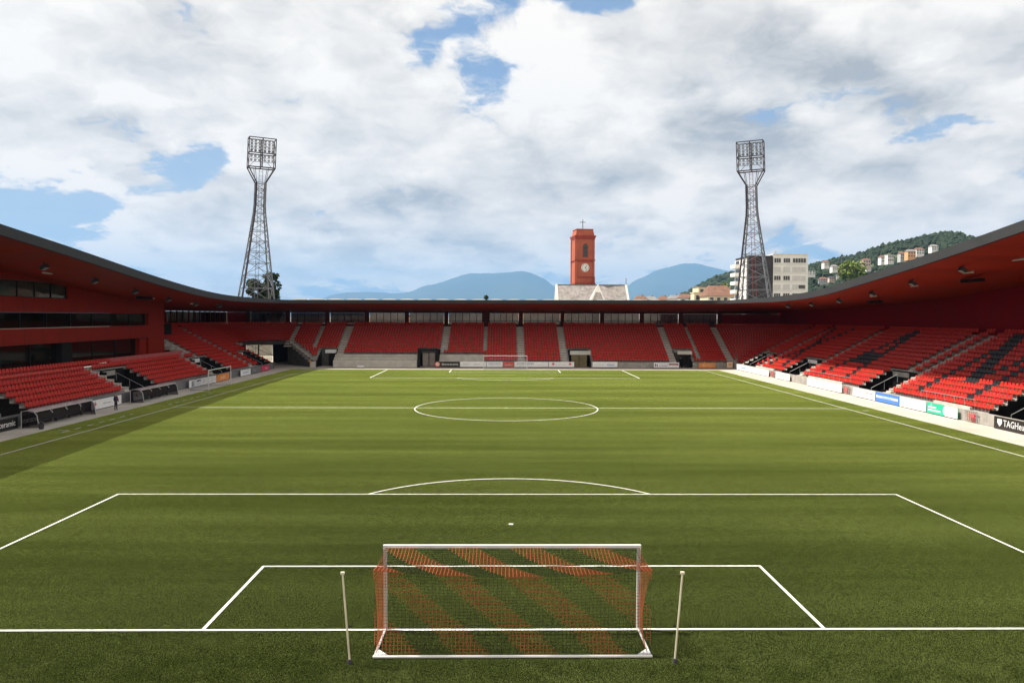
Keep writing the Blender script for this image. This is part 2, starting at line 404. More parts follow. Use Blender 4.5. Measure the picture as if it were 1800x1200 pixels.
# the turf's fibres stand up out of dark infill: one tile of blades repeated by geometry nodes
def turf_fibres():
    q = np.random.RandomState(5); T = 3.09; N = 52000
    px_, py_ = (q.rand(N)-0.5)*T, (q.rand(N)-0.5)*T; az = q.rand(N)*2*math.pi; tilt = 0.55+0.6*q.rand(N); h = 0.016+0.016*q.rand(N); w = 0.0003+0.0002*q.rand(N)
    L = h/np.sin(tilt); dx, dy = np.cos(az), np.sin(az)
    V = np.empty((N, 3, 3))
    V[:, 0] = np.stack([px_-dy*w, py_+dx*w, np.zeros(N)], 1); V[:, 1] = np.stack([px_+dy*w, py_-dx*w, np.zeros(N)], 1)
    V[:, 2] = np.stack([px_+dx*L*np.cos(tilt), py_+dy*L*np.cos(tilt), h], 1)
    me = bpy.data.meshes.new('turf_fibres'); me.from_pydata(V.reshape(-1, 3).tolist(), [], [(3*i, 3*i+1, 3*i+2) for i in range(N)]); me.materials.append(MAT['turf_fibre'])
    o = link('turf_fibres', me)
    nx, ny = 24, 39
    ng = bpy.data.node_groups.new('turf_tiles', 'GeometryNodeTree'); ng.interface.new_socket('Geometry', in_out='INPUT', socket_type='NodeSocketGeometry'); ng.interface.new_socket('Geometry', in_out='OUTPUT', socket_type='NodeSocketGeometry')
    gi = ng.nodes.new('NodeGroupInput'); go = ng.nodes.new('NodeGroupOutput'); gr = ng.nodes.new('GeometryNodeMeshGrid'); ip = ng.nodes.new('GeometryNodeInstanceOnPoints')
    gr.inputs['Size X'].default_value = T*(nx-1); gr.inputs['Size Y'].default_value = T*(ny-1); gr.inputs['Vertices X'].default_value = nx; gr.inputs['Vertices Y'].default_value = ny
    rv = ng.nodes.new('FunctionNodeRandomValue'); rv.data_type = 'INT'; rv.inputs[4].default_value = 0; rv.inputs[5].default_value = 3
    mu = ng.nodes.new('ShaderNodeMath'); mu.operation = 'MULTIPLY'; mu.inputs[1].default_value = math.pi/2; cb = ng.nodes.new('ShaderNodeCombineXYZ')
    tf = ng.nodes.new('GeometryNodeTransform'); tf.inputs['Translation'].default_value = ((TURF_L+TURF_R)/2, TURF_F-T*ny/2, 0.0)
    lk = ng.links.new
    lk(rv.outputs[2], mu.inputs[0]); lk(mu.outputs[0], cb.inputs[2]); lk(cb.outputs[0], ip.inputs['Rotation'])
    lk(gr.outputs[0], tf.inputs[0]); lk(tf.outputs[0], ip.inputs['Points']); lk(gi.outputs[0], ip.inputs['Instance']); lk(ip.outputs[0], go.inputs[0])
    md = o.modifiers.new('tiles', 'NODES'); md.node_group = ng
    tag(o, 'green artificial turf fibres covering the whole pitch', 'turf', kind='stuff')
turf_fibres()
LW = 0.105
def line(pts, closed=False, w=LW, name='line_marking', z=0.005, lift=0.022):
    z += lift
    m = MB(); P = [Vector((p[0], p[1], 0)) for p in pts]; n = len(P)
    L = []
    for i, p in enumerate(P):
        a = P[(i-1) % n] if (closed or i > 0) else None; b = P[(i+1) % n] if (closed or i < n-1) else None
        d1 = (p-a).normalized() if a is not None else None; d2 = (b-p).normalized() if b is not None else None
        d1 = d1 or d2; d2 = d2 or d1
        n1 = Vector((-d1.y, d1.x, 0)); n2 = Vector((-d2.y, d2.x, 0)); nn = (n1+n2).normalized(); k = (w/2)/max(0.3, nn.dot(n1))
        L.append((p+nn*k, p-nn*k))
    vs = []
    for a, b in L: vs += [(a.x, a.y, z), (b.x, b.y, z)]
    cnt = n if closed else n-1
    m.add(vs, [(2*i, 2*i+1, (2*((i+1) % n))+1, 2*((i+1) % n)) for i in range(cnt)])
    return m.build(name, 'line_paint', pitch)
line([(TL, 0), (TL, 105), (TR, 105), (TR, 0)], True, name='boundary_line')
line([(TL+0.06, 52.5), (TR-0.06, 52.5)], name='halfway_line', z=0.009, w=0.14)
line([(9.15*math.cos(a), 52.5+9.15*math.sin(a)) for a in np.linspace(0, 2*math.pi, 97)[:-1]], True, name='centre_circle', z=0.013)
for s, y0 in ((1, 0.0), (-1, 105.0)):
    line([(-20.16, y0), (-20.16, y0+s*16.5), (20.16, y0+s*16.5), (20.16, y0)], name='penalty_area_line', z=0.009, w=LW if s > 0 else 0.16)
    line([(-9.16, y0), (-9.16, y0+s*5.5), (9.16, y0+s*5.5), (9.16, y0)], name='goal_area_line', z=0.009, w=LW if s > 0 else 0.16)
    th = math.acos(5.5/9.15)
    line([(9.15*math.sin(a), y0+s*(11+9.15*math.cos(a))) for a in np.linspace(-th, th, 41)], name='penalty_arc', z=0.013, w=LW if s > 0 else 0.16)
    MB().disc(Matrix.Translation((0, y0+s*11, 0.033)), 0.11).build('penalty_spot', 'line_paint', pitch)
    for xx, q in ((TL, 1), (TR, -1)):
        line([(xx+q*math.cos(a), y0+s*math.sin(a)) for a in np.linspace(0, math.pi/2, 13)], name='corner_arc', z=0.017)
MB().disc(Matrix.Translation((0, 52.5, 0.039)), 0.14).build('centre_spot', 'line_paint', pitch)
# dashed technical areas by the dugouts, and short stubs
for y0, y1 in ((36.5, 47.5), (54.8, 66.5)):
    k = y0
    while k < y1:
        line([(-34.9, k), (-34.9, min(k+0.9, y1))], name='dashed_line', w=0.10); k += 1.75
line([(-35.9, 37.6), (-35.0, 37.6)], name='dashed_line', w=0.10); line([(-35.9, 52.4), (-35.3, 52.4)], name='dashed_line', w=0.10)
line([(35.35, 50.9), (35.95, 50.9)], name='dashed_line', w=0.12)

# ------------------------------------------------------------------ grandstands
RUN, RISE, ROWS, Z0 = 0.803, 0.419, 16, 0.95
SLAB = 0.46
def zrow(i): return Z0+RISE*i
class Side:
    """local stand coordinates: d = distance back from the front edge, s = along the stand"""
    def __init__(s, kind, front): s.k = kind; s.f = front
    def pt(s, d, a, z):
        if s.k == 'right': return (s.f+d, a, z)
        if s.k == 'left': return (s.f-d, a, z)
        return (a, s.f+d, z)
    def box(s, mb, d0, d1, a0, a1, z0, z1):
        p = s.pt(d0, a0, z0); q = s.pt(d1, a1, z1)
        return mb.box(min(p[0], q[0]), max(p[0], q[0]), min(p[1], q[1]), max(p[1], q[1]), z0, z1)
    def rot(s): return {'right': 0.0, 'left': math.pi, 'far': math.pi/2}[s.k]      # seat faces -x before turning
RS, LS, FS = Side('right', 41.70), Side('left', -40.75), Side('far', 111.70)

def seat_mesh(name, mat):
    m = MB()
    # shell: a pan curving up into a back with rounded shoulders
    prof = [(-0.24, 0.40), (-0.20, 0.435), (0.02, 0.415), (0.10, 0.45), (0.135, 0.60), (0.165, 0.80)]
    wid = [0.19, 0.215, 0.215, 0.215, 0.215, 0.165]
    vs = []
    for (x, z), w in zip(prof, wid): vs += [(x, -w, z), (x, w, z)]
    n = len(prof)
    for (x, z), w in zip(prof, wid): vs += [(x+0.025, -w, z-0.03), (x+0.025, w, z-0.03)]
    fs = []
    for i in range(n-1):
        a = 2*i; fs.append((a, a+1, a+3, a+2)); b = 2*n+2*i; fs.append((b, b+2, b+3, b+1))
        fs.append((a, a+2, b+2, b)); fs.append((a+1, b+1, b+3, a+3))
    fs.append((0, 2*n, 2*n+1, 1)); fs.append((2*n-2, 2*n-1, 4*n-1, 4*n-2))
    m.add(vs, fs)
    m.box(0.10, 0.16, -0.05, 0.05, 0.16, 0.44)
    m.box(0.12, 0.34, -0.03, 0.03, 0.18, 0.24)
    me = m.mesh(name); me.materials.append(MAT[mat]); return me
SEAT_R = seat_mesh('seat', 'seat_red'); SEAT_B = seat_mesh('seat_black', 'seat_black')
SV = np.array([v.co[:] for v in SEAT_R.vertices]); SF = [tuple(p.vertices) for p in SEAT_R.polygons]
CAMP = np.array(cam.matrix_world.translation)

def place_seats(spots, parent, singles):
    """spots: (x, y, z, angle, black). The nearest become parts of their own, the rest one mesh for each colour."""
    spots.sort(key=lambda p: (p[0]-CAMP[0])**2+(p[1]-CAMP[1])**2 if in_view(p) else 1e9)
    near, rest = spots[:singles], spots[singles:]
    inv = BASE[parent.name].inverted()
    for x, y, z, a, b in near:
        o = bpy.data.objects.new('seat', SEAT_B if b else SEAT_R); col.objects.link(o); o.parent = parent; o.matrix_parent_inverse = inv
        o.location = (x, y, z); o.rotation_euler = (0, 0, a)
    for flag, mat in ((False, 'seat_red'), (True, 'seat_black')):
        g = [p for p in rest if p[4] == flag]
        if not g: continue
        V = np.empty((len(g), len(SV), 3)); F = []
        for k, (x, y, z, a, b) in enumerate(g):
            c, s = math.cos(a), math.sin(a)
            V[k, :, 0] = SV[:, 0]*c-SV[:, 1]*s+x; V[k, :, 1] = SV[:, 0]*s+SV[:, 1]*c+y; V[k, :, 2] = SV[:, 2]+z
            o = k*len(SV); F += [tuple(i+o for i in f) for f in SF]
        me = bpy.data.meshes.new('distant_seats'); me.from_pydata(V.reshape(-1, 3).tolist(), [], F); me.materials.append(MAT[mat])
        tag(link('distant_seats', me, parent), kind='stuff')
def in_view(p):
    dx, dy = p[0]-CAMP[0], p[1]-CAMP[1]
    return dy > 5 and abs(dx/dy-0.0128) < 0.70

def intervals(lo, hi, holes):
    out = []; a = lo
    for h0, h1 in sorted(holes):
        if h1 <= a or h0 >= hi: continue
        if h0 > a: out.append((a, min(h0, hi)))
        a = max(a, h1)
    if a < hi: out.append((a, hi))
    return out

def letter_seat(row, y):
    """the black seats of the right stand spell out big letters"""
    r = row+0.5
    def near(y0, w): return abs(y-y0) <= w
    # M
    if 45.6 < y < 55.6:
        if 1 <= row <= 10 and near(54.35, 0.6): return True
        if 1 <= row <= 14 and near(46.25, 0.6): return True
        if 4 <= row <= 14 and near(50.0+(r-5.2)*0.50, 1.0 if row > 5 else 1.1): return True
        if 5 <= row <= 13 and near(49.4-(r-6)*0.40, 0.6): return True
    # A
    if 69.5 < y < 78.2:
        if 1 <= row <= 14 and near(70.2+r*0.235, 0.5 if row < 9 else 0.65): return True
        if 1 <= row <= 14 and near(78.0-r*0.28, 0.5 if row < 12 else 0.8): return True
        if 5 <= row <= 7 and 71.0 < y < 76.3: return True
    # X
    if 90.6 < y < 98.2:
        if 1 <= row <= 14 and near(90.9+r*0.44, 0.55): return True
        if 1 <= row <= 14 and near(97.7-r*0.44, 0.55): return True
        if 6 <= row <= 9 and near(94.2, 0.8): return True
    # the next letters of the word continue towards the camera
    if 29.5 < y < 38.0:
        if 1 <= row <= 14 and (near(29.9+r*0.235, 0.4) or near(37.6-r*0.26, 0.4)): return True
        if 5 <= row <= 7 and 30.8 < y < 36.0: return True
    return False

def stairway(S, a, rows, parent, w=1.25, thin=False):
    st = sub_empty('stairway', parent)
    shared = {}
    for i in rows:
        m = MB()
        if thin: S.box(m, RUN*i+0.02, RUN*i+RUN-0.02, a-w/2, a+w/2, zrow(i)+0.003, zrow(i)+0.03)
        else:
            S.box(m, RUN*i+0.003, RUN*i+RUN*0.55, a-w/2, a+w/2, zrow(i)+0.004, zrow(i)+0.05)
            S.box(m, RUN*i+RUN*0.55, RUN*i+RUN-0.004, a-w/2, a+w/2, zrow(i)+0.004, zrow(i)+RISE/2)
        m.build('step', 'pale_concrete' if not thin else 'concrete', st)
    return st

def vomitory(S, a0, a1, parent, sign='stone_white', sign_part=(0.15, 0.9), rail=0.62):
    """black-lined entrance cut into the lowest rows"""
    v = sub_empty('vomitory', parent); n = 5; D = RUN*n
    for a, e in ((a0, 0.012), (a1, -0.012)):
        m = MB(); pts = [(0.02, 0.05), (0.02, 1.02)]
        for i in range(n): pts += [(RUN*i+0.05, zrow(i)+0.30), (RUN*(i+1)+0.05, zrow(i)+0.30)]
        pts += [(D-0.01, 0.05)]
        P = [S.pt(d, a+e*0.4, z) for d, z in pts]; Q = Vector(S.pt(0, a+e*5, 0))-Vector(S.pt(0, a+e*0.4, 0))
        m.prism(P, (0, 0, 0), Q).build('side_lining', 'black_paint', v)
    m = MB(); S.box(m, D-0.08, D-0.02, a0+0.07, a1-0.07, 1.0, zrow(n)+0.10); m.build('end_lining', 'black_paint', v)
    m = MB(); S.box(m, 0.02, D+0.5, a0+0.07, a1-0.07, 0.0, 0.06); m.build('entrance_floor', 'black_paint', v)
    w = a1-a0
    m = MB(); S.box(m, D-0.13, D-0.09, a0+w*sign_part[0], a0+w*sign_part[1], zrow(n)-0.62, zrow(n)-0.08); m.build('entrance_sign', sign, v)
    m = MB(); S.box(m, D-0.16, D+0.05, a0-0.05, a1+0.05, zrow(n)+0.10, zrow(n)+0.17); m.build('coping', 'concrete', v)
    # handrail down the middle
    am = a0+w*rail; m = MB(); P = []
    for d, z in ((0.5, 0.1), (0.5, 1.15), (D-0.5, 1.15+RISE/RUN*(D-1.0)), (D-0.5, 0.6)): P.append(S.pt(d, am, z))
    m.tube(P, 0.028, 6)
    m.bar(S.pt(D*0.5, am, 0.06), S.pt(D*0.5, am, 1.15+RISE/RUN*(D*0.5-0.5)), 0.024, 6)
    m.build('handrail', 'galvanised', v)
    return v

# ---- right stand
VR = [(20.0, 25.5), (36.0, 41.6), (59.6, 64.9), (84.0, 89.0), (101.6, 106.4)]
right = thing('grandstand', 'red seated grandstand along the right touchline with black seats forming letters', 'grandstand', (48, 60, 0))
Y_LO, Y_HI = 14.0, 111.7
m = MB()
for i in range(ROWS):
    for a0, a1 in (intervals(Y_LO, Y_HI, VR) if i < 5 else [(Y_LO, Y_HI)]):
        RS.box(m, RUN*i, RUN*(i+1), a0, a1, zrow(i)-SLAB, zrow(i))
    if i == 0: 
        for a0, a1 in intervals(Y_LO, Y_HI, VR): RS.box(m, 0.0, 0.25, a0, a1, 0.0, zrow(0)-SLAB)
m.build('terrace', 'concrete', right)
for a0, a1 in ((44.0, 49.6), (69.0, 79.0), (92.0, 100.0)):
    m = MB(); RS.box(m, -0.10, 0.16, a0, a1, 1.0, 1.24); m.build('parapet', 'pale_concrete', right)
m = MB().box(41.34, 41.60, Y_LO, Y_HI, 0.0, 1.0); m.build('front_wall', 'concrete', right)
m = MB(); RS.box(m, RUN*ROWS, RUN*ROWS+0.75, Y_LO, Y_HI+1, zrow(15)-0.3, zrow(15)+0.05); m.build('rear_walkway', 'concrete', right)
AISLE_R = [(33.5, 0), (59.0, 0), (61.9, 5), (82.8, 0), (99.6, 0), (107.4, 0)]
for a, r0 in AISLE_R: stairway(RS, a, range(r0, 15), right, 0.95)
for (a0, a1), sg in zip(VR[1:], ('stone_white', 'concrete', 'board_white', 'concrete')):
    vomitory(RS, a0, a1, right, sg, (0.3, 0.95))
spots = []
for i in range(ROWS):
    holes = [(a-0.62, a+0.62) for a, r0 in AISLE_R if i >= r0]+([(b0-0.1, b1+0.1) for b0, b1 in VR] if i < 5 else [])
    for a0, a1 in intervals(Y_LO+0.3, Y_HI, holes):
        n = int((a1-a0)/0.5)
        for k in range(n):
            y = a0+(a1-a0-n*0.5)/2+0.25+0.5*k
            spots.append((RS.f+RUN*i+0.46, y, zrow(i), 0.0, letter_seat(i, y)))
# the seats wrap round the far right corner
CR = (41.70, 111.70); ring = MB()
def ring_terrace(mb, c, i, t0, t1, steps=10):
    r0, r1 = RUN*i, RUN*(i+1); z1, z0 = zrow(i), zrow(i)-SLAB; vs = []
    for k in range(steps+1):
        t = t0+(t1-t0)*k/steps; cs, sn = math.cos(t), math.sin(t)
        vs += [(c[0]+r0*cs, c[1]+r0*sn, z0), (c[0]+r1*cs, c[1]+r1*sn, z0), (c[0]+r0*cs, c[1]+r0*sn, z1), (c[0]+r1*cs, c[1]+r1*sn, z1)]
    fs = []
    for k in range(steps):
        a = 4*k; b = a+4
        fs += [(a+2, a+3, b+3, b+2), (a, b, b+1, a+1), (a, a+2, b+2, b), (a+1, b+1, b+3, a+3)]
    fs += [(0, 1, 3, 2), (4*steps, 4*steps+2, 4*steps+3, 4*steps+1)]
    mb.add(vs, fs)
for i in range(1, ROWS):
    ring_terrace(ring, CR, i, 0.0, math.pi/2)
    r = RUN*i+0.46; n = int(r*math.pi/2/0.52)
    for k in range(n):
        t = (k+0.5)/n*math.pi/2
        if i > 0: spots.append((CR[0]+r*math.cos(t), CR[1]+r*math.sin(t), zrow(i), t, False))
ring.build('corner_terrace', 'concrete', right)
m = MB().box(41.34, 42.6, 111.0, 111.25, 0.0, 1.3); m.build('corner_wall', 'concrete', right)
place_seats(spots, right, 300)
# front rail over the first row
m = MB()
for y0, y1 in ((43.5, 52.0), (67.0, 80.0)):
    m.tube([(41.75, y0, 1.35), (41.75, y0, 1.95), (41.75, y1, 1.95), (41.75, y1, 1.35)], 0.022, 5)
    k = y0+1.5
    while k < y1: m.bar((41.75, k, 1.2), (41.75, k, 1.95), 0.018, 5); k += 1.5
m.build('guard_rail', 'galvanised', right)

# ---- left stand, with the glazed boxes behind its lower half
VL = [(20.0, 25.5), (36.0, 41.7), (60.1, 65.2), (83.4, 88.8), (101.8, 106.4)]
left = thing('grandstand', 'main grandstand on the left with red box front above two blocks of red seats', 'grandstand', (-48, 60, 0))
LOW_END, YL_HI = 86.0, 107.6
def left_rows(i):
    if i <= 5: return Y_LO, YL_HI
    if i == 6: return Y_LO, YL_HI
    if i <= 7: return 84.6, YL_HI
    return 84.6, 111.7
m = MB()
for i in range(ROWS):
    lo, hi = left_rows(i)
    for a0, a1 in (intervals(lo, hi, VL) if i < 5 else [(lo, hi)]): LS.box(m, RUN*i, RUN*(i+1), a0, a1, zrow(i)-SLAB, zrow(i))
    if i == 0:
        for a0, a1 in intervals(lo, hi, VL): LS.box(m, 0, 0.25, a0, a1, 0.0, zrow(0)-SLAB)
m.build('terrace', 'concrete', left)
m = MB().box(-40.62, -40.40, Y_LO, YL_HI, 0.0, 1.0); m.build('front_wall', 'grey_board', left)
AISLE_L = [(33.5, 0, 6), (58.9, 0, 6), (82.3, 0, 6), (86.6, 5, 15), (98.4, 0, 15)]
for a, r0, r1 in AISLE_L: stairway(LS, a, range(r0, r1+0), left, 0.95)
for (a0, a1), sg in zip(VL[1:], ('concrete', 'concrete', 'board_white', 'board_white')):
    vomitory(LS, a0, a1, left, sg, (0.1, 0.6), rail=0.5)
m = MB().box(-46.75, -46.45, 65.4, 85.2, 3.05, 4.18); m.build('red_parapet', 'parapet_red', left)
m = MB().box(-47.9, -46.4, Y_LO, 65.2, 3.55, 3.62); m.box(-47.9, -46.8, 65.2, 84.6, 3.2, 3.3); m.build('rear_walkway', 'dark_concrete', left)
spots = []
for i in range(ROWS):
    lo, hi = left_rows(i)
    holes = [(a-0.62, a+0.62) for a, r0, r1 in AISLE_L if r0 <= i < r1]+([(b0-0.1, b1+0.1) for b0, b1 in VL] if i < 5 else [])
    if i >= 6: holes.append((65.0, 86.0))
    for a0, a1 in intervals(lo+0.3, hi, holes):
        n = int((a1-a0)/0.5)
        for k in range(n):
            y = a0+(a1-a0-n*0.5)/2+0.25+0.5*k
            spots.append((LS.f-RUN*i-0.46, y, zrow(i), math.pi, False))
CL = (-40.75, 111.70); ring = MB()
for i in range(8, ROWS):
    ring_terrace(ring, CL, i, math.pi/2, math.pi)
    r = RUN*i+0.46; n = int(r*math.pi/2/0.52)
    for k in range(n):
        t = math.pi/2+(k+0.5)/n*math.pi/2
        spots.append((CL[0]+r*math.cos(t), CL[1]+r*math.sin(t), zrow(i), t, False))
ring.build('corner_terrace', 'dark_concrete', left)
place_seats(spots, left, 300)
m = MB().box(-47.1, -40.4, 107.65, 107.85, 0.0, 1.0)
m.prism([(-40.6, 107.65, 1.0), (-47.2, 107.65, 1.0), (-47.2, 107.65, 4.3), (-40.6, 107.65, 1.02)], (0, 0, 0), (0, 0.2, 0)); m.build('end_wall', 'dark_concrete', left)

# box front: spandrels, piers and glazing bands, each pane its own piece
FX = -48.0; FY0, FY1 = Y_LO, 82.8
def soffit_left(y, x):
    return lerp_table(Z_EAVE_L, y)-0.8+(lerp_table(Z_BACK_L, y)-lerp_table(Z_EAVE_L, y)+0.8)*(abs(x)-39.3)/(56-39.3)
Z_EAVE_L = [(-20, 21.4), (0, 19.9), (10, 19.2), (20, 18.2), (28, 17.2), (36.3, 16.22), (39.6, 15.93), (43.4, 15.6), (47.9, 15.08), (52.9, 14.56), (58.7, 13.88), (65.4, 13.24), (73.5, 12.55), (79.2, 12.22), (84, 12.06), (95, 11.98), (106, 12.02), (140, 12.02)]
Z_BACK_L = [(-20, 17.2), (0, 16.4), (20, 15.2), (36, 13.8), (49, 12.7), (60, 11.6), (78, 10.45), (90, 10.1), (127, 10.0), (140, 10.0)]
Z_EAVE_R = [(-20, 21.4), (0, 20.0), (10, 19.3), (20, 18.4), (28, 17.5), (34.6, 16.75), (37.8, 16.25), (41.4, 15.85), (45.4, 15.35), (50, 14.82), (55.3, 14.24), (61.5, 13.62), (68.8, 12.8), (77.5, 12.36), (88, 12.2), (101, 12.22), (140, 12.22)]
Z_BACK_R = [(-20, 17.6), (0, 16.8), (20, 15.6), (36, 14.4), (49, 13.3), (57.7, 12.6), (67.5, 11.8), (80, 11.15), (96.5, 10.7), (127, 10.2), (140, 10.2)]
ys = list(np.linspace(126.0, Y_LO, 24))
m = MB(); m.prism([(55.2, Y_LO, 0), (55.2, 126.0, 0)]+[(55.2, y, lerp_table(Z_BACK_R, y)+0.25) for y in ys], (0, 0, 0), (0.3, 0, 0)); m.build('back_wall', 'wall_red', right)
front = sub_empty('box_front', left)
def wall_piece(y0, y1, z0, z1, mat='facade_red', x0=FX-0.35, x1=FX):
    n = max(1, int((y1-y0)/6)); mb = MB(); mb.box(x0, x1, y0, y1, z0, z1); return mb.build('wall_panel', mat, front)
wall_piece(FY0, 78.2, 6.25, 7.86); wall_piece(FY0, 78.2, 9.46, 10.98)
m = MB(); ys = list(np.linspace(FY0, 60.0, 14))
pts = [(FX, FY0, 12.64)]+[(FX, 60.0, 12.64)]+[(FX, y, soffit_left(y, FX)+0.15) for y in reversed(ys)]
m.prism(pts, (0, 0, 0), (-0.35, 0, 0)).build('wall_panel', 'facade_red', front)
ys = list(np.linspace(60.0, 82.8, 9))
m = MB(); pts = [(FX, 60.0, 10.98), (FX, 78.2, 10.98), (FX, 78.2, 3.2), (FX, 82.8, 3.2)]+[(FX, y, soffit_left(y, FX)+0.15) for y in reversed(ys)]
m.prism(pts, (0, 0, 0), (-0.35, 0, 0)).build('wall_panel', 'facade_red', front)
m = MB(); m.box(-55.4, FX-0.36, 82.45, 82.8, 3.2, 10.3); m.build('end_panel', 'facade_red', front)
def glazing_band(z0, z1, y0, y1, pane, mat, depth, mull='black_paint'):
    n = max(1, round((y1-y0)/pane)); w = (y1-y0)/n
    b = sub_empty('window_band', left)
    for k in range(n):
        MB().box(FX-depth-0.03, FX-depth, y0+k*w+0.05, y0+(k+1)*w-0.05, z0+0.04, z1-0.04).build('pane', mat, b)
    m = MB()
    for k in range(n+1): m.box(FX-depth-0.05, FX-depth+0.08, y0+k*w-0.045, y0+k*w+0.045, z0, z1)
    m.box(FX-depth-0.05, FX-depth+0.06, y0, y1, z0, z0+0.06); m.box(FX-depth-0.05, FX-depth+0.06, y0, y1, z1-0.06, z1)
    m.build('window_frame', mull, b)
    return b
glazing_band(3.6, 6.24, FY0, 59.2, 4.4, 'box_glass', 0.9)
glazing_band(3.6, 6.24, 61.2, 76.3, 5.0, 'box_glass', 0.9)
MB().box(FX-0.9, FX-0.3, 59.25, 61.15, 3.3, 6.24).build('pier', 'black_paint', left)
MB().box(FX-0.9, FX-0.3, 76.35, 78.2, 3.3, 6.24).build('pier', 'facade_red', left)
glazing_band(7.87, 9.45, FY0, 78.15, 4.2, 'box_glass', 0.45)
glazing_band(10.99, 12.63, FY0, 59.95, 2.75, 'lounge_glass', 0.25)
m = MB().box(FX-0.95, FX-0.05, FY0, 78.2, 6.18, 6.24); m.box(FX-0.8, FX-0.05, FY0, 78.2, 9.40, 9.455); m.build('window_head', 'black_paint', left)
# a glazed press room in the corner and the rear wall with its windows
rear = sub_empty('rear_wall', left)
MB().box(-55.5, -55.2, 82.8, 126.2, 0.0, 7.65).build('lower_wall', 'wall_red', rear)
MB().box(-55.5, -55.2, 82.8, 99.0, 7.66, 10.35).build('upper_wall', 'wall_red', rear)
MB().box(-55.5, -55.2, 99.0, 126.2, 9.95, 10.35).build('window_head', 'dark_red_steel', rear)
k = 99.0
while k < 125:
    MB().box(-55.38, -55.34, k+0.12, k+2.2, 7.7, 9.9).build('pane', 'glazing', rear)
    MB().box(-55.48, -55.22, k-0.10, k+0.10, 7.66, 9.94).build('mullion', 'dark_red_steel', rear); k += 2.33
m = MB().box(-54.6, -50.6, 86.0, 91.0, 6.3, 8.0); m.build('commentary_booth', 'black_paint', left)

# ---- far stand
far = thing('grandstand', 'red seated grandstand behind the far goal under the flat roof edge', 'grandstand', (0, 118, 0))
DOORS = [(-34.0, -30.95), (-15.8, -11.9), (11.75, 15.65), (31.3, 34.1)]
ST_F = [(-40.7, 6, False), (-35.5, 5, True), (-30.3, 0, False), (-11.25, 4, False), (-3.7, 4, True), (3.05, 0, False), (10.85, 0, False), (30.65, 0, False), (35.6, 1, True), (41.2, 0, False)]
def far_lo(i): return max(-40.75, -34.3-0.80*i) if i < 8 else -40.75
m = MB()
for i in range(ROWS):
    lo = far_lo(i)
    for a0, a1 in (intervals(lo, 41.9, DOORS) if i < 5 else [(lo, 41.69)]): FS.box(m, RUN*i, RUN*(i+1), a0, min(a1, 41.69), zrow(i)-SLAB, zrow(i))
    if i == 0:
        for a0, a1 in intervals(lo, 41.69, DOORS): FS.box(m, 0, 0.25, a0, a1, 0.0, zrow(0)-SLAB)
m.build('terrace', 'concrete', far)
for a, r0, thin in ST_F: stairway(FS, a, range(r0, 15), far, 0.45 if thin else 1.25, False)
spots = []
for i in range(ROWS):
    holes = [(a-(0.25 if th else 0.65), a+(0.25 if th else 0.65)) for a, r0, th in ST_F if i >= r0]+([(b0-0.35, b1+0.35) for b0, b1 in DOORS] if i < 5 else [])
    if i < 3: holes += [(-30.4, -3.9)]
    for a0, a1 in intervals(far_lo(i)+0.5, 41.6, holes):
        n = int((a1-a0)/0.5)
        for k in range(n):
            x = a0+(a1-a0-n*0.5)/2+0.25+0.5*k
            spots.append((x, FS.f+RUN*i+0.46, zrow(i), math.pi/2, False))
place_seats(spots, far, 0)
# bare concrete steps below the seats on the left half
m = MB()
for a0, a1 in ((-30.9, -15.85), (-11.85, -3.9)):
    m.box(a0, a1, 111.40, 111.68, 0.0, 1.25); m.box(a0, a1, 112.2, 112.5, zrow(0), 1.72); m.box(a0, a1, 113.0, 113.28, zrow(1), 2.22)
m.build('concrete_plinth', 'pale_concrete', far)
m = MB()
for a0, a1 in intervals(-3.85, 41.3, DOORS): m.box(a0, a1, 111.45, 111.68, 0.0, 1.0)
m.build('front_wall', 'concrete', far)
# entrances
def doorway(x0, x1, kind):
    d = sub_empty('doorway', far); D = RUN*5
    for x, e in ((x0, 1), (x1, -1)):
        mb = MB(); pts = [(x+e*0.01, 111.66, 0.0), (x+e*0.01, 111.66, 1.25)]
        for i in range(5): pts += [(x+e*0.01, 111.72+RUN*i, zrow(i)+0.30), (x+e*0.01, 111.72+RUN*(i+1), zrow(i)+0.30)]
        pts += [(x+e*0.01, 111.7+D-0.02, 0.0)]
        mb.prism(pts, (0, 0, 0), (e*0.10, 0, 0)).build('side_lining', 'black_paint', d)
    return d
d = doorway(*DOORS[0], 1)
MB().box(-33.2, -31.1, 115.2, 115.3, 2.35, 3.0).build('entrance_sign', 'board_white', d)
MB().box(-33.9, -32.6, 115.32, 115.5, 0.0, 3.0).build('wall_panel', 'dark_concrete', d); MB().box(-31.35, -31.05, 115.32, 115.5, 0.0, 2.3).build('door_frame', 'dark_concrete', d)
d = doorway(*DOORS[1], 2)
MB().box(-15.75, -15.25, 111.5, 111.8, 0.0, 3.0).build('door_post', 'black_paint', d); MB().box(-12.45, -11.95, 111.5, 111.8, 0.0, 3.0).build('door_post', 'black_paint', d)
MB().box(-15.75, -11.95, 111.5, 111.8, 3.0, 3.35).build('lintel', 'black_paint', d)
for x0, x1 in ((-14.95, -13.9), (-13.75, -12.7)): MB().box(x0, x1, 113.0, 113.08, 0.1, 2.55).build('door_leaf', 'door_taupe', d)
MB().box(-15.2, -12.5, 112.9, 113.2, 2.56, 3.0).build('door_head', 'cladding_dark', d)
d = doorway(*DOORS[2], 3)
MB().box(11.85, 15.55, 111.75, 112.1, 2.35, 3.05).build('lintel', 'stone_white', d)
for x0, x1 in ((12.25, 13.62), (13.72, 15.1)): MB().box(x0, x1, 113.6, 113.68, 0.05, 2.4).build('door_leaf', 'door_olive', d)
d = doorway(*DOORS[3], 4)
MB().box(31.4, 34.0, 111.75, 112.1, 2.45, 3.05).build('lintel', 'stone_white', d)
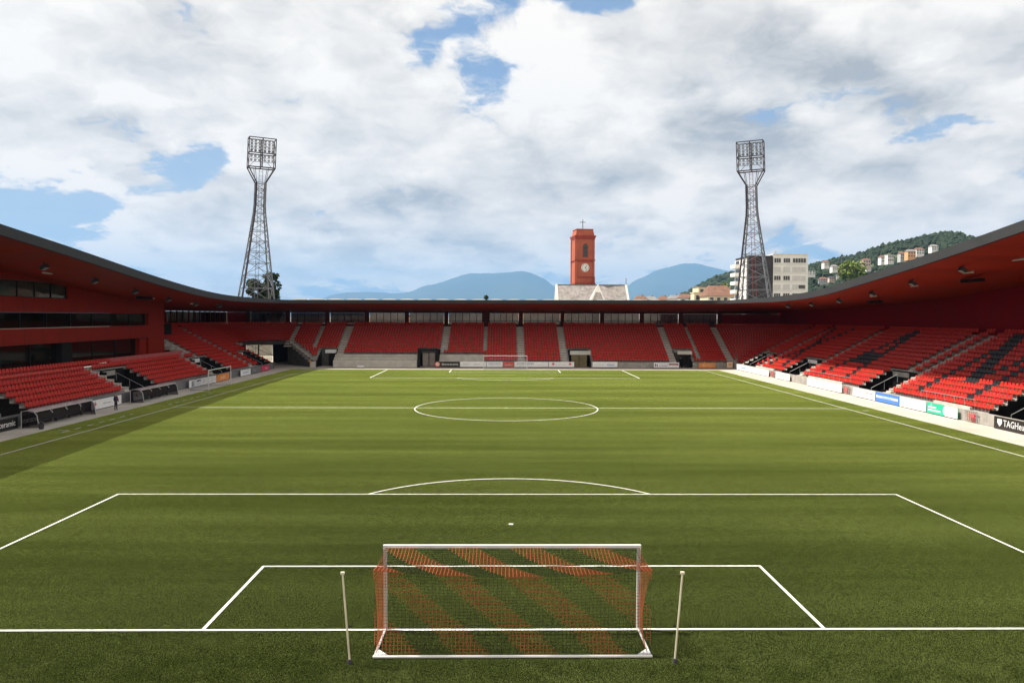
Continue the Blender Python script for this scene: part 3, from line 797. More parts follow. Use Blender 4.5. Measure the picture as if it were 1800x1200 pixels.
MB().box(33.35, 34.0, 112.6, 126.0, 0.0, 2.9).build('passage_wall', 'black_paint', d); MB().box(31.3, 31.42, 115.8, 126.0, 0.0, 2.9).build('passage_wall', 'black_paint', d)
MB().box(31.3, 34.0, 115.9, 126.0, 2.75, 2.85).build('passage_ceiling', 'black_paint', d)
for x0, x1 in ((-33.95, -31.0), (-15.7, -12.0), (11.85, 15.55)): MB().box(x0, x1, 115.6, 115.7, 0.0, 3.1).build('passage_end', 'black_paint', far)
# outer wall, with the passage and the corner gate left open
m = MB()
for a0, a1 in intervals(-55.2, 55.2, [(-51.6, -46.2), (31.3, 33.9)]): m.box(a0, a1, 126.0, 126.2, 0.0, 3.5)
m.box(-55.2, 55.2, 126.0, 126.2, 3.5, 7.65); m.build('outer_wall', 'wall_red', far)
MB().box(-55.2, 55.2, 124.55, 126.0, 7.10, 7.25).build('rear_walkway', 'dark_concrete', far)
gl = sub_empty('rear_glazing', far)
MB().box(-55.2, 55.2, 126.0, 126.2, 9.85, 10.7).build('window_head', 'dark_red_steel', gl)
MB().box(-55.2, 55.2, 125.98, 126.22, 7.66, 7.75).build('window_sill', 'dark_red_steel', gl)
MB().box(43.5, 55.2, 126.0, 126.2, 7.76, 9.84).build('blind_panel', 'wall_red', gl); MB().box(-55.2, -51.4, 126.0, 126.2, 7.76, 9.84).build('blind_panel', 'wall_red', gl)
COLS = [-51.0, -43.1, -35.25, -27.4, -19.5, -11.65, -3.75, 3.25, 11.55, 19.5, 27.45, 35.3, 43.1]
for i, x in enumerate(COLS):
    w = 0.75 if i == 6 else 0.42
    MB().box(x-w, x+w, 125.6, 125.97, 7.3, 10.4).build('column', 'dark_red_steel', gl)
for x0, x1 in zip(COLS, COLS[1:]):
    n = 5; w = (x1-x0-0.9)/n
    for k in range(n):
        xa = x0+0.45+k*w
        MB().box(xa+0.05, xa+w-0.05, 126.08, 126.11, 7.76, 9.84).build('pane', 'glazing', gl)
        if k: MB().box(xa-0.05, xa+0.05, 126.03, 126.17, 7.76, 9.84).build('mullion', 'dark_red_steel', gl)
    MB().box(x0+0.43, x1-0.43, 126.02, 126.06, 8.30, 8.38).build('rail', 'dark_red_steel', gl)
# corner access: diagonal dark retaining wall with a stepped coping
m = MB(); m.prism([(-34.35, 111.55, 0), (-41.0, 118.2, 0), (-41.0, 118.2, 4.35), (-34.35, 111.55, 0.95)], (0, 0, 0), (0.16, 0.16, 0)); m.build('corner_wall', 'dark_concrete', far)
m = MB(); D = Vector((-6.65, 6.65, 0)).normalized()
for i in range(9):
    c = Vector((-34.35, 111.55, 0))+D*(i*1.045+0.52); M4 = Matrix.Translation((c.x+0.2, c.y+0.2, 0.75+0.42*i)) @ Matrix.Rotation(math.atan2(D.y, D.x), 4, 'Z')
    m.obox(M4, 1.04, 0.7, 0.62)
m.build('stepped_coping', 'concrete', far)
MB().box(-34.9, -34.05, 111.0, 111.6, 0.0, 1.0).build('corner_pillar', 'pale_concrete', far)
MB().box(-46.1, -40.2, 125.7, 125.9, 0.0, 5.2).build('gate_dark_sheet', 'black_paint', far)  # black sheet added to keep the corner beside the gate dark
gate = sub_empty('corner_gate', far)
for x0, x1 in ((-51.4, -49.2), (-48.95, -46.4)): MB().box(x0, x1, 126.05, 126.09, 0.1, 3.4).build('pane', 'gate_glass', gate)
MB().box(-49.18, -48.97, 125.98, 126.14, 0.0, 3.5).build('mullion', 'cladding_dark', gate)
MB().box(-51.6, -46.2, 125.9, 126.0, 3.4, 4.0).build('gate_head', 'black_paint', gate)

# ------------------------------------------------------------------ roof round the three sides
roof = thing('stadium_roof', 'sweeping grey edged roof with red underside running round the three grandstands', 'roof', (0, 60, 12))
EX, FYE = 39.3, 109.5
st = []          # (eave x, y, z, fascia height, back x, y, z)
for y in list(np.arange(-6, 105.1, 3.0)): st.append((-EX, y, lerp_table(Z_EAVE_L, y), 0.85-0.25*max(0, min(1, (y-70)/35)), -56.0, y, lerp_table(Z_BACK_L, y)))
rc = 3.0
for k in range(1, 7):
    a = math.pi-k/7*math.pi/2; f = k/7
    bx, by = (-56.0, 105.0+(127.0-105.0)*min(1, f*2)) if f <= 0.5 else (-56.0+(f-0.5)*2*(56-EX+rc), 127.0)
    st.append((-EX+rc+rc*math.cos(a), FYE-rc+rc*math.sin(a), 12.02, 0.6, bx, by, 10.0))
for x in np.linspace(-EX+rc, EX-rc, 25): st.append((x, FYE, 12.04+0.20*(x+EX)/(2*EX), 0.6, x, 127.0, 10.05))
for k in range(1, 7):
    a = math.pi/2-k/7*math.pi/2; f = k/7
    bx, by = (EX-rc+f*2*(56-EX+rc), 127.0) if f <= 0.5 else (56.0, 127.0-(f-0.5)*2*(127.0-105.0))
    st.append((EX-rc+rc*math.cos(a), FYE-rc+rc*math.sin(a), 12.22, 0.6, bx, by, 10.2))
for y in list(np.arange(-6, 105.1, 3.0))[::-1]: st.append((EX, y, lerp_table(Z_EAVE_R, y), 0.85-0.25*max(0, min(1, (y-70)/35)), 56.0, y, lerp_table(Z_BACK_R, y)))
# smooth the heights so that the edge sweeps without kinks
Z = np.array([s[2] for s in st]); B = np.array([s[6] for s in st]); Hf = np.array([s[3] for s in st])
for _ in range(3):
    for A in (Z, B, Hf): A[1:-1] = (A[:-2]+2*A[1:-1]+A[2:])/4
def strip(pa, pb, name, mat, cuts=1):
    m = MB(); n = len(pa); vs = []
    for a, b in zip(pa, pb):
        for j in range(cuts+1): vs.append(tuple(a[k]+(b[k]-a[k])*j/cuts for k in range(3)))
    w = cuts+1
    fs = [(i*w+j, i*w+j+1, (i+1)*w+j+1, (i+1)*w+j) for i in range(n-1) for j in range(cuts)]
    return m.add(vs, fs).build(name, mat, roof, smooth=True)
def inward(s, d):
    v = Vector((s[4]-s[0], s[5]-s[1], 0)).normalized()*d; return v.x, v.y
top = [(s[0], s[1], z) for s, z in zip(st, Z)]
bot = [(s[0], s[1], z-h) for s, z, h in zip(st, Z, Hf)]
lip = [(s[0]+inward(s, 0.35)[0], s[1]+inward(s, 0.35)[1], z-h+0.02) for s, z, h in zip(st, Z, Hf)]
lip_up = [(a, b, c+0.10) for a, b, c in lip]
rear_b = [(s[4], s[5], b) for s, b in zip(st, B)]
rear_t = [(s[4], s[5], b+1.4) for s, b in zip(st, B)]
back_edge = [(s[0]+inward(s, 0.5)[0], s[1]+inward(s, 0.5)[1], z+0.02) for s, z in zip(st, Z)]
strip(top, bot, 'fascia', 'fascia_grey'); strip(bot, lip, 'fascia_return', 'fascia_grey'); strip(lip, lip_up, 'drip_edge', 'fascia_grey')
strip(lip_up, rear_b, 'soffit', 'soffit_red', 6)
strip(top, back_edge, 'roof_flashing', 'galvanised'); strip(back_edge, rear_t, 'roof_deck', 'roof_deck', 3); strip(rear_b, rear_t, 'rear_edge', 'fascia_grey')
# barrel skylights lie on the far roof
for k in range(24):
    x = -36.5+k*3.17; m = MB(); pr = []
    for j in range(7):
        a = math.pi*j/6; pr.append((x+1.35*math.cos(a), 110.4, 12.10+0.24*math.sin(a)))
    z_drop = -0.55
    vs = pr+[(p[0], 125.0, p[2]+z_drop) for p in pr]; fs = [(j, j+1, j+8, j+7) for j in range(6)]+[tuple(range(7)), tuple(range(13, 6, -1))]
    m.add(vs, fs).build('skylight', 'skylight_white', roof)

# spotlights and loudspeakers hang from the soffit
def soffit_z(side, x, y):
    ze, zb = (Z_EAVE_R, Z_BACK_R) if side > 0 else (Z_EAVE_L, Z_BACK_L)
    a = lerp_table(ze, y)-0.7; return a+(lerp_table(zb, y)-a)*(abs(x)-39.65)/(56-39.65)
ORD = ['first', 'second', 'third', 'fourth', 'fifth', 'sixth', 'seventh', 'eighth']
for side, nm in ((1, 'right'), (-1, 'left')):
    for k in range(6):
        y = 47.7+8.45*k; x = 43.0*side; z = soffit_z(side, x, y)
        t = thing('roof_spotlight', 'square black spotlight under the %s roof, %s from the edge of the photo' % (nm, ORD[k]), 'spotlight', (x, y, z), 'spotlights under the roof')
        MB().bar((x, y, z+0.2), (x, y, z-0.28), 0.04, 6).build('stem', 'black_paint', t)
        M4 = Matrix.Translation((x-side*0.05, y, z-0.42)) @ Matrix.Rotation(side*0.5, 4, 'Y')
        MB().obox(M4, 0.55, 0.62, 0.36).build('housing', 'cladding_dark', t)
        MB().obox(M4 @ Matrix.Translation((0, 0, -0.19)), 0.46, 0.52, 0.02).build('lens', 'print_grey', t)
    for k, (y, x) in enumerate(((52.5, 47.0), (73.0, 47.5)) if side > 0 else ((41.5, 46.5), (70.0, 44.5))):
        z = soffit_z(side, x*side, y)
        t = thing('loudspeaker', 'long dark loudspeaker row hung below the %s roof, %s one' % (nm, ('nearer', 'farther')[k]), 'loudspeaker', (x*side, y, z), 'loudspeakers under the roof')
        MB().box(x*side-0.3, x*side+0.3, y-1.5, y+1.5, z-0.62, z-0.28).build('cabinet', 'black_paint', t)
        for q in (-1.1, 1.1): MB().bar((x*side, y+q, z+0.2), (x*side, y+q, z-0.3), 0.03, 5).build('hanger', 'cladding_dark', t)
for side, nm, ys in ((1, 'right', (43.5, 50.5, 60.0, 69.0, 78.0)), (-1, 'left', (39.0, 52.0, 73.5, 86.0))):
    for k, y in enumerate(ys):
        x = side*45.3; z = soffit_z(side, x, y)
        t = thing('strip_light', 'slim pale strip light fixed to the %s soffit, %s from the near end' % (nm, ORD[k]), 'strip light', (x, y, z), 'strip lights on the soffit')
        MB().box(x-0.09, x+0.09, y-0.7, y+0.7, z-0.16, z-0.05).build('diffuser', 'frame_white', t)
        MB().box(x-0.05, x+0.05, y-0.72, y+0.72, z-0.05, z+0.12).build('bracket', 'galvanised', t)

# ------------------------------------------------------------------ goals
def net(goal, roof_pts, cols, off, r, stripe=True, mats=('cord_red', 'cord_black'), kind=None):
    """knotted net: a grid of cords over the sheet roof_pts(u, v), coloured in diagonal bands"""
    red, blk = MB(), MB(); nu, nv = cols
    P = [[Vector(roof_pts(i/nu, j/nv)) for j in range(nv+1)] for i in range(nu+1)]
    for i in range(nu+1):
        for j in range(nv+1):
            band = (i-j*0.95+off)/(nu/4.0) % 1.0 < 0.5 if stripe else True
            tgt = red if band else blk
            if i < nu: tgt.bar(P[i][j], P[i+1][j], r if band else r*0.5, 3)
            if j < nv: tgt.bar(P[i][j], P[i][j+1], r if band else r*0.5, 3)
    o = red.build('net_band', mats[0], goal); tag(o, kind='stuff')
    if blk.v: tag(blk.build('net_dark_band', mats[1], goal), kind='stuff')

g = thing('football_goal', 'large white goal with red and black striped net in the foreground', 'goal', (0, 0, 0))
PX = 3.72; GX = -0.09
for s in (-1, 1): 
    MB().box(s*PX-0.05+GX, s*PX+0.05+GX, -0.05, 0.05, 0.0, 2.44).build('post', 'white_paint', g)
MB().box(-PX-0.06+GX, PX+0.06+GX, -0.052, 0.052, 2.441, 2.54).build('crossbar', 'white_paint', g)
BX, BY = 3.74, -1.78
for s in (-1, 1):
    MB().bar((s*PX+GX, -0.06, 0.05), (s*BX+GX, BY+0.05, 0.05), 0.034, 8).build('ground_bar', 'white_paint', g)
    m = MB(); m.prism([(s*(BX-0.02)+GX, BY+0.06, 0.03), (s*(BX-0.35)+GX, BY+0.06, 0.03), (s*(BX-0.06)+GX, BY+0.38, 0.03)], (0, 0, 0), (0, 0, 0.05)); m.build('corner_gusset', 'white_paint', g)
MB().bar((-BX-0.04+GX, BY, 0.05), (BX+0.04+GX, BY, 0.05), 0.038, 8).build('back_bar', 'white_paint', g)
def roof_sheet(u, v):      # crossbar to the rope line behind
    x = -PX+2*PX*u; sag = 0.10*math.sin(v*math.pi)+0.18*math.sin(u*math.pi)*v
    return (x*(1+0.02*v)+GX, -0.06-1.5*v, 2.46-0.14*v-sag)
def back_sheet(u, v):
    a = Vector(roof_sheet(u, 1.0)); b = Vector((-BX+2*BX*u+GX, BY, 0.06)); p = a.lerp(b, v); p.y += 0.16*math.sin(v*math.pi); return p
def side_sheet(s):
    def f(u, v):
        t = Vector(roof_sheet(0.0 if s < 0 else 1.0, u)); b = Vector((s*(PX+(BX-PX)*u)+GX, -0.06+(BY+0.06)*u, 0.06))
        p = t.lerp(b, v); p.x += s*(0.03*math.sin(u*math.pi)*math.sin(v*math.pi)+0.02*u*(1-v)-(0.10 if s < 0 else 0.26)*math.sin(v*math.pi*0.9)*u); return p
    return f
net(g, roof_sheet, (72, 17), 0, 0.011); net(g, back_sheet, (72, 25), -16, 0.0075)
for s in (-1, 1): net(g, side_sheet(s), (14, 20), 0, 0.004, stripe=False)
for s, lab in ((-1, 'left'), (1, 'right')):
    bx, tx = (-4.43, -4.60) if s < 0 else (4.23, 4.40)
    t = thing('net_stay_pole', 'pale pole holding the foreground goal net on its %s' % lab, 'pole', (bx, -2.1, 0), 'net stay poles')
    MB().bar((bx, -2.1, 0.0), (bx, -2.1, 0.14), 0.06, 10).build('socket', 'cladding_dark', t)
    MB().bar((bx, -2.1, 0.14), (tx, -2.12, 2.42), 0.026, 10).build('shaft', 'pole_bone', t)
    MB().box(tx-0.05, tx+0.05, -2.16, -2.08, 2.42, 2.48).build('hook', 'pole_bone', t)
    MB().tube([(tx, -2.12, 2.42), (tx*0.93, -1.9, 2.33), (s*PX*1.02+GX, -1.56, 2.32)], 0.005, 4).build('rope', 'cord_black', t)
    MB().bar((bx+s*0.06, -2.06, 1.0), (bx-s*0.06, -2.06, 1.0), 0.02, 5).build('cleat', 'black_paint', t)

def simple_goal(name, label, M, depth, square, netmat=None):
    t = thing(name, label, 'goal', tuple(M.translation))
    def W(p): return M @ Vector(p)
    w = 3.72; r = 0.06; mt = 'white_paint'
    for s in (-1, 1): MB().bar(W((s*w, 0, 0)), W((s*w, 0, 2.44)), r, 8).build('post', mt, t)
    MB().bar(W((-w-r, 0, 2.46)), W((w+r, 0, 2.46)), r, 8).build('crossbar', mt, t)
    for s in (-1, 1): MB().bar(W((s*w, 0, 0.04)), W((s*w, depth, 0.04)), 0.035, 6).build('ground_bar', 'galvanised', t)
    MB().bar(W((-w, depth, 0.04)), W((w, depth, 0.04)), 0.035, 6).build('back_bar', 'galvanised', t)
    m = MB()
    if netmat:
        for i in range(31):
            x = -w+2*w*i/30; m.bar(W((x, 0, 2.45)), W((x, depth*0.5, 2.3)), 0.007, 3); m.bar(W((x, depth*0.5, 2.3)), W((x, depth, 0.05)), 0.007, 3)
        for j in range(1, 12):
            z = 2.3-2.25*j/12; y = depth*0.5+depth*0.5*j/12; m.bar(W((-w, y, z)), W((w, y, z)), 0.007, 3)
        tag(m.build('net', netmat, t), kind='stuff')
    return t
simple_goal('football_goal', 'small looking white goal in front of the far grandstand', Matrix.Translation((0.1, 105.0, 0)), 1.9, True, 'print_pale')
simple_goal('training_goal', 'spare goal frame parked beside the left touchline by the orange board', Matrix.Translation((-36.6, 73.3, 0)) @ Matrix.Rotation(math.pi/2, 4, 'Z'), 2.3, False, 'cord_black')

# ------------------------------------------------------------------ advertising boards
def board(label, side, a0, a1, mat, z0=0.08, z1=1.0, off=None, legs=True):
    """side: right / left / far; returns the board and a frame maker for print on its face (x along reading direction)"""
    if side == 'right': x = 41.02 if off is None else off; o = Vector((x, a1, z0)); xd = (0, -1, 0)
    elif side == 'left': x = -39.86 if off is None else off; o = Vector((x, a0, z0)); xd = (0, 1, 0)
    else: x = 110.5 if off is None else off; o = Vector((a0, x, z0)); xd = (1, 0, 0)
    L = a1-a0; H = z1-z0; M = frame(o, xd, (0, 0, 1))
    c = M @ Vector((L/2, 0, 0)); t = thing('advertising_board', label, 'board', (c.x, c.y, 0))
    m = MB(); m.obox(M @ Matrix.Translation((L/2, H/2, -0.03)), L-0.06, H, 0.05); m.build('panel', mat, t)
    m = MB(); m.obox(M @ Matrix.Translation((L/2, -0.02, -0.03)), L-0.04, 0.05, 0.07); m.build('bottom_rail', 'cladding_dark', t)
    for e in (0.25, L-0.25):
        m = MB(); m.obox(M @ Matrix.Translation((e, H/2-z0/2, -0.10)), 0.05, H+z0, 0.08); m.build('stand', 'galvanised', t)
    def at(x, y, lift=0.004): return M @ Matrix.Translation((x, y, lift))
    def patch(x0, x1, y0, y1, mat, name='print'):
        return MB().obox(at((x0+x1)/2, (y0+y1)/2, 0.002), x1-x0, y1-y0, 0.008).build(name, mat, t)
    def disc(x, y, r, mat, name='emblem', lift=0.006): return MB().disc(at(x, y, lift), r, 20).build(name, mat, t)
    def star(x, y, r, mat):
        m = MB(); Mx = at(x, y, 0.007); n = 22
        sil = [1.0, 0.42, 0.75, 0.38, 0.95, 0.40, 0.62, 0.30, 0.5, 0.16, 0.14, 0.5]; sil = sil[:11]
        rr = sil+sil[::-1]
        m.add([Mx @ Vector((r*rr[k]*math.sin(2*math.pi*k/n), r*rr[k]*math.cos(2*math.pi*k/n), 0)) for k in range(n)], [tuple(range(n))]); return m.build('emblem', mat, t)
    def text(s, x, y, size, mat, width=None, align='CENTER'): return lettering(s, at(x, y, 0.006), size, mat, t, align, width=width)
    return t, L, H, patch, disc, star, text

# right touchline, from the camera outwards
t, L, H, patch, disc, star, text = board('black board with white shield and TAGHeuer lettering at the right edge', 'right', 29.5, 39.9, 'board_black', 0.05, 1.02)
m = MB(); Mx = frame((41.02, 39.9, 0.05), (0, -1, 0), (0, 0, 1)) @ Matrix.Translation((0.75, 0.52, 0.008))
m.add([Mx @ Vector(p) for p in ((-0.28, 0.28, 0), (0.28, 0.28, 0), (0.28, -0.05, 0), (0, -0.34, 0), (-0.28, -0.05, 0))], [(0, 1, 2, 3, 4)]); m.build('emblem', 'board_white', t)
text('TAGHeuer', 1.2, 0.48, 0.78, 'board_white', 0.85, 'LEFT')
t, L, H, patch, disc, star, text = board('board with green left half and large white disc on the right touchline', 'right', 44.8, 49.75, 'board_green', 0.05, 1.05)
patch(3.1, L-0.06, 0.01, H-0.01, 'board_white'); disc(3.15, 0.5, 0.46, 'board_white', 'emblem', 0.008)
patch(0.3, 1.6, 0.52, 0.66, 'board_white'); patch(0.3, 2.3, 0.24, 0.38, 'board_white'); patch(1.75, 2.9, 0.45, 0.85, 'board_green')
text('info', 0.8, 0.82, 0.2, 'board_white')
t, L, H, patch, disc, star, text = board('plain white board with faint pale logo between blue and green boards', 'right', 49.85, 54.65, 'board_white', 0.05, 1.05)
text('wrj', 3.6, 0.40, 0.55, 'print_pale')
t, L, H, patch, disc, star, text = board('blue board with white lettering band on the right touchline', 'right', 54.75, 59.6, 'board_blue', 0.05, 1.03)
patch(0.15, L-0.2, 0.40, 0.66, 'print_pale'); text('immobilier', L/2, 0.52, 0.34, 'board_blue', 1.5)
t, L, H, patch, disc, star, text = board('white board with two grey logos below the right entrance, next to the blue board', 'right', 59.7, 64.9, 'board_white', 0.05, 1.03)
text('GARAGE', 1.3, 0.6, 0.34, 'print_grey', 1.1); text('CARROSSERIE', 3.8, 0.62, 0.26, 'print_grey', 1.1); patch(0.4, 2.2, 0.3, 0.34, 'print_pale'); patch(2.95, 4.8, 0.3, 0.34, 'print_pale')
t, L, H, patch, disc, star, text = board('long white board with four faint crests on the right touchline', 'right', 67.8, 78.0, 'board_white', 0.05, 1.05)
for k in range(4): disc(1.6+k*2.3, 0.48, 0.30, 'print_pale'); 
t, L, H, patch, disc, star, text = board('short white board with two pale pink marks on the right touchline', 'right', 84.1, 89.5, 'board_white', 0.05, 1.02)
disc(1.5, 0.5, 0.28, 'plaster_pink'); disc(3.6, 0.5, 0.28, 'plaster_pink')
t, L, H, patch, disc, star, text = board('long white board with blue marks near the far right corner', 'right', 92.5, 108.3, 'board_white', 0.05, 1.0)
for k, mt in enumerate(('print_pale', 'print_blue', 'print_grey', 'print_pale', 'print_blue', 'print_pale')): patch(1.2+k*2.4, 2.2+k*2.4, 0.25, 0.7, 'print_pale' if k != 4 else 'print_pale')
text('swiss bank', 4.0, 0.5, 0.5, 'print_blue', 1.2); text('energie', 11.4, 0.5, 0.5, 'print_pale', 1.3)
# red exit gates set in the right wall
for i, (a, lab) in enumerate(((43.0, 'nearest the camera'), (66.8, 'beyond the middle entrance'), (91.2, 'near the far corner'))):
    t = thing('red_gate', 'small red barred gate in the right perimeter wall, %s' % lab, 'gate', (41.0, a, 0), 'red gates in the right wall')
    m = MB()
    m.tube([(41.1, a-0.75, 0.05), (41.1, a-0.75, 1.0), (41.1, a+0.75, 1.0), (41.1, a+0.75, 0.05)], 0.035, 6); m.build('gate_frame', 'galvanised', t)
    for k in range(5): MB().bar((41.1, a-0.5+k*0.25, 0.12), (41.1, a-0.5+k*0.25, 0.97), 0.03, 5).build('bar', 'board_red', t)
    MB().box(41.07, 41.12, a-0.45, a+0.35, 0.45, 0.75).build('notice', 'parapet_red', t)
# left touchline
t, L, H, patch, disc, star, text = board('black board ending in white word ceramic at the left edge', 'left', 26.5, 38.9, 'board_black', 0.05, 0.95)
text('decoceramic', L-0.35, 0.44, 0.66, 'board_white', 0.95, 'RIGHT')
t, L, H, patch, disc, star, text = board('white board with two red flower emblems behind the standing person', 'left', 49.6, 55.2, 'board_white', 0.06, 0.98)
star(0.7, 0.46, 0.34, 'board_red'); star(L-0.75, 0.46, 0.34, 'board_red'); text('ville de neuchatel', L/2, 0.46, 0.17, 'print_grey', 1.2)
t, L, H, patch, disc, star, text = board('white board with dark portrait strip left of the orange board', 'left', 71.7, 80.5, 'board_white', 0.06, 1.0)
patch(0.7, 1.35, 0.12, 0.82, 'print_grey'); patch(2.3, 3.6, 0.62, 0.78, 'print_purple'); patch(2.3, 3.5, 0.28, 0.34, 'print_pale'); disc(4.6, 0.5, 0.16, 'plaster_pink'); patch(1.6, 1.64, 0.0, 0.92, 'print_grey')
t, L, H, patch, disc, star, text = board('orange board behind the spare goal frame on the left side', 'left', 80.6, 85.3, 'board_orange', 0.06, 1.02)
text('jardin', L/2, 0.5, 0.62, 'print_cream', 1.3)
t, L, H, patch, disc, star, text = board('small white board with blue smudge of lettering, farther up the left side', 'left', 90.0, 94.4, 'board_white', 0.06, 0.98)
text('assurances', L/2, 0.46, 0.36, 'print_blue', 1.3); patch(0.5, 3.9, 0.70, 0.76, 'print_pale')
t, L, H, patch, disc, star, text = board('dark board with grey figures next to the pink board', 'left', 94.6, 99.4, 'grey_board', 0.06, 0.98)
text('bar', 1.6, 0.5, 0.6, 'print_grey', 1.4)
t, L, H, patch, disc, star, text = board('pink red board with white script near the far left corner', 'left', 99.6, 103.6, 'board_pink', 0.06, 0.98)
text('coca', L/2+0.4, 0.48, 0.7, 'board_white', 1.1)
# in front of the far stand
t, L, H, patch, disc, star, text = board('black board with red roundel and white lettering below the far stand', 'far', -12.4, -8.02, 'board_black', 0.18, 1.12)
disc(0.35, 0.45, 0.5, 'board_red', 'roundel', 0.02); disc(0.35, 0.45, 0.36, 'plaster_pink', 'roundel', 0.026); patch(0.2, 0.5, 0.42, 0.52, 'board_red')
text('decoceramic', 2.6, 0.46, 0.56, 'board_white', 1.05)
t, L, H, patch, disc, star, text = board('white board with small pale lettering left of the far goal', 'far', -8.0, -3.32, 'board_white', 0.18, 1.12)
text('bCn.ch', 1.1, 0.5, 0.36, 'print_grey'); text('bCn.ch', 3.0, 0.5, 0.36, 'print_grey')
t, L, H, patch, disc, star, text = board('white board lettered GESTREC behind the far goal', 'far', -3.28, -0.35, 'board_white', 0.18, 1.12)
text('GESTREC', L/2, 0.55, 0.52, 'print_grey', 1.15)
t, L, H, patch, disc, star, text = board('red board between two white boards behind the far goal', 'far', -0.33, 1.70, 'board_red', 0.15, 1.15)
text('ruefer', L/2, 0.42, 0.5, 'plaster_pink', 1.2)
t, L, H, patch, disc, star, text = board('white board lettered HOFFMANN right of the red board', 'far', 1.72, 7.80, 'board_white', 0.18, 1.12)
text('HOFFMANN', 2.0, 0.60, 0.5, 'print_grey', 1.1); patch(0.9, 3.4, 0.28, 0.32, 'print_pale'); patch(4.2, 5.4, 0.40, 0.46, 'print_pale')
t, L, H, patch, disc, star, text = board('white board with two red leaf emblems below the far stand', 'far', 7.86, 12.5, 'board_white', 0.18, 1.12)
star(0.85, 0.48, 0.42, 'board_red'); star(3.9, 0.48, 0.42, 'board_red'); text('ville de neuchatel', 2.4, 0.45, 0.16, 'print_pale', 1.2)
t, L, H, patch, disc, star, text = board('white board with blue logo right of the brown doors', 'far', 15.75, 20.3, 'board_white', 0.18, 1.15)
text('viteos', 3.3, 0.45, 0.56, 'print_blue'); text('energie', 1.5, 0.48, 0.30, 'print_pale', 1.3)
t, L, H, patch, disc, star, text = board('white board with purple stripes at the right passage', 'far', 26.8, 31.4, 'board_white', 0.12, 1.05)
patch(0.25, 0.42, 0.2, 0.7, 'print_purple'); patch(0.55, 0.72, 0.2, 0.6, 'print_purple'); text('primeo', 1.75, 0.34, 0.34, 'print_purple', 1.5); patch(1.0, 2.7, 0.62, 0.72, 'print_pale')
patch(2.75, 4.45, 0.48, 0.74, 'print_maroon'); text('energie', 3.6, 0.6, 0.24, 'plaster_pink', 1.3)
t, L, H, patch, disc, star, text = board('orange board with cream script near the far right corner flag', 'far', 34.9, 38.0, 'board_orange', 0.08, 1.0)
text('robert fuchs', L/2, 0.46, 0.46, 'print_cream', 1.0)
t, L, H, patch, disc, star, text = board('tiny cream and orange board in the far right corner', 'far', 40.0, 41.1, 'print_cream', 0.1, 1.15)
patch(0.25, 0.85, 0.55, 0.75, 'board_orange')
t = thing('equipment_box', 'small white box on the ground before the bare concrete steps', 'box', (-25.7, 110.2, 0))
MB().box(-26.3, -25.1, 109.9, 110.5, 0.06, 0.44).build('body', 'board_white', t); MB().box(-26.34, -25.06, 109.86, 110.54, 0.44, 0.50).build('lid', 'white_paint', t)
for x in (-26.1, -25.3): MB().box(x-0.08, x+0.08, 109.95, 110.45, 0.0, 0.06).build('foot', 'cladding_dark', t)
for i, (x, y, lab) in enumerate(((-33.4, 105.0, 'far left'), (34.4, 105.0, 'far right'))):
    t = thing('corner_flag', 'thin yellow pole of the %s corner' % lab, 'flag pole', (x, y, 0), 'corner flags')
    MB().bar((x, y, 0), (x, y, 1.6), 0.025, 6).build('pole', 'yellow_paint', t)
    MB().prism([(x, y, 1.6), (x+0.06, y, 1.2), (x+0.38, y+0.02, 1.35)], (0, 0, 0), (0, 0.01, 0)).build('flag', 'orange_paint', t)

# ------------------------------------------------------------------ dugouts
def dugout(y0, y1, label):
    t = thing('dugout', label, 'dugout', (-38.9, (y0+y1)/2, 0), 'team dugouts')
    X0, X1 = -38.15, -39.55
    def arch(y): return [(X0+0.05, y, 0.02), (X0-0.05, y, 0.55), (X0-0.12, y, 1.02), (X0-0.35, y, 1.32), (X0-0.9, y, 1.42), (X1, y, 1.36), (X1, y, 0.02)]
    for i, y in enumerate((y0, y1)):
        MB().tube(arch(y), 0.04, 6).build('end_hoop', 'galvanised', t)
        P = arch(y); m = MB(); m.prism(P[2:]+[P[0], P[1]], (0, 0, 0), (0, 0.015, 0)); m.build('end_pane', 'shelter_glass', t)
    n = 4
    for k in range(1, n): MB().tube(arch(y0+(y1-y0)*k/n)[2:], 0.03, 5).build('rib', 'galvanised', t)
    MB().box(X0-0.42, X0-0.30, y0-0.05, y1+0.05, 1.29, 1.42).build('front_rail', 'clear_plastic', t)
    for k in range(n):
        a0, a1 = y0+(y1-y0)*k/n+0.03, y0+(y1-y0)*(k+1)/n-0.03; m = MB()
        pr = [(X0-0.37, 1.37), (X0-0.9, 1.45), (X1, 1.39)]
        for (xa, za), (xb, zb) in zip(pr, pr[1:]): m.quad((xa, a0, za), (xa, a1, za), (xb, a1, zb), (xb, a0, zb))
        m.build('roof_pane', 'clear_plastic', t)
    MB().box(X1-0.04, X1, y0, y1, 0.02, 1.38).build('back_panel', 'bench_dark', t)
    MB().box(X1+0.1, X1+0.5, y0+0.2, y1-0.2, 0.36, 0.42).build('bench_seat', 'bench_dark', t)
    MB().box(X1+0.06, X1+0.12, y0+0.2, y1-0.2, 0.42, 0.95).build('bench_back', 'bench_dark', t)
    for k in range(5):
        y = y0+0.4+(y1-y0-0.8)*k/4; MB().box(X1+0.15, X1+0.42, y-0.03, y+0.03, 0.02, 0.36).build('leg', 'cladding_dark', t)
dugout(38.8, 47.2, 'dark glazed dugout on the left touchline, nearer the camera')
dugout(56.4, 64.6, 'dark glazed dugout on the left touchline, farther from the camera')

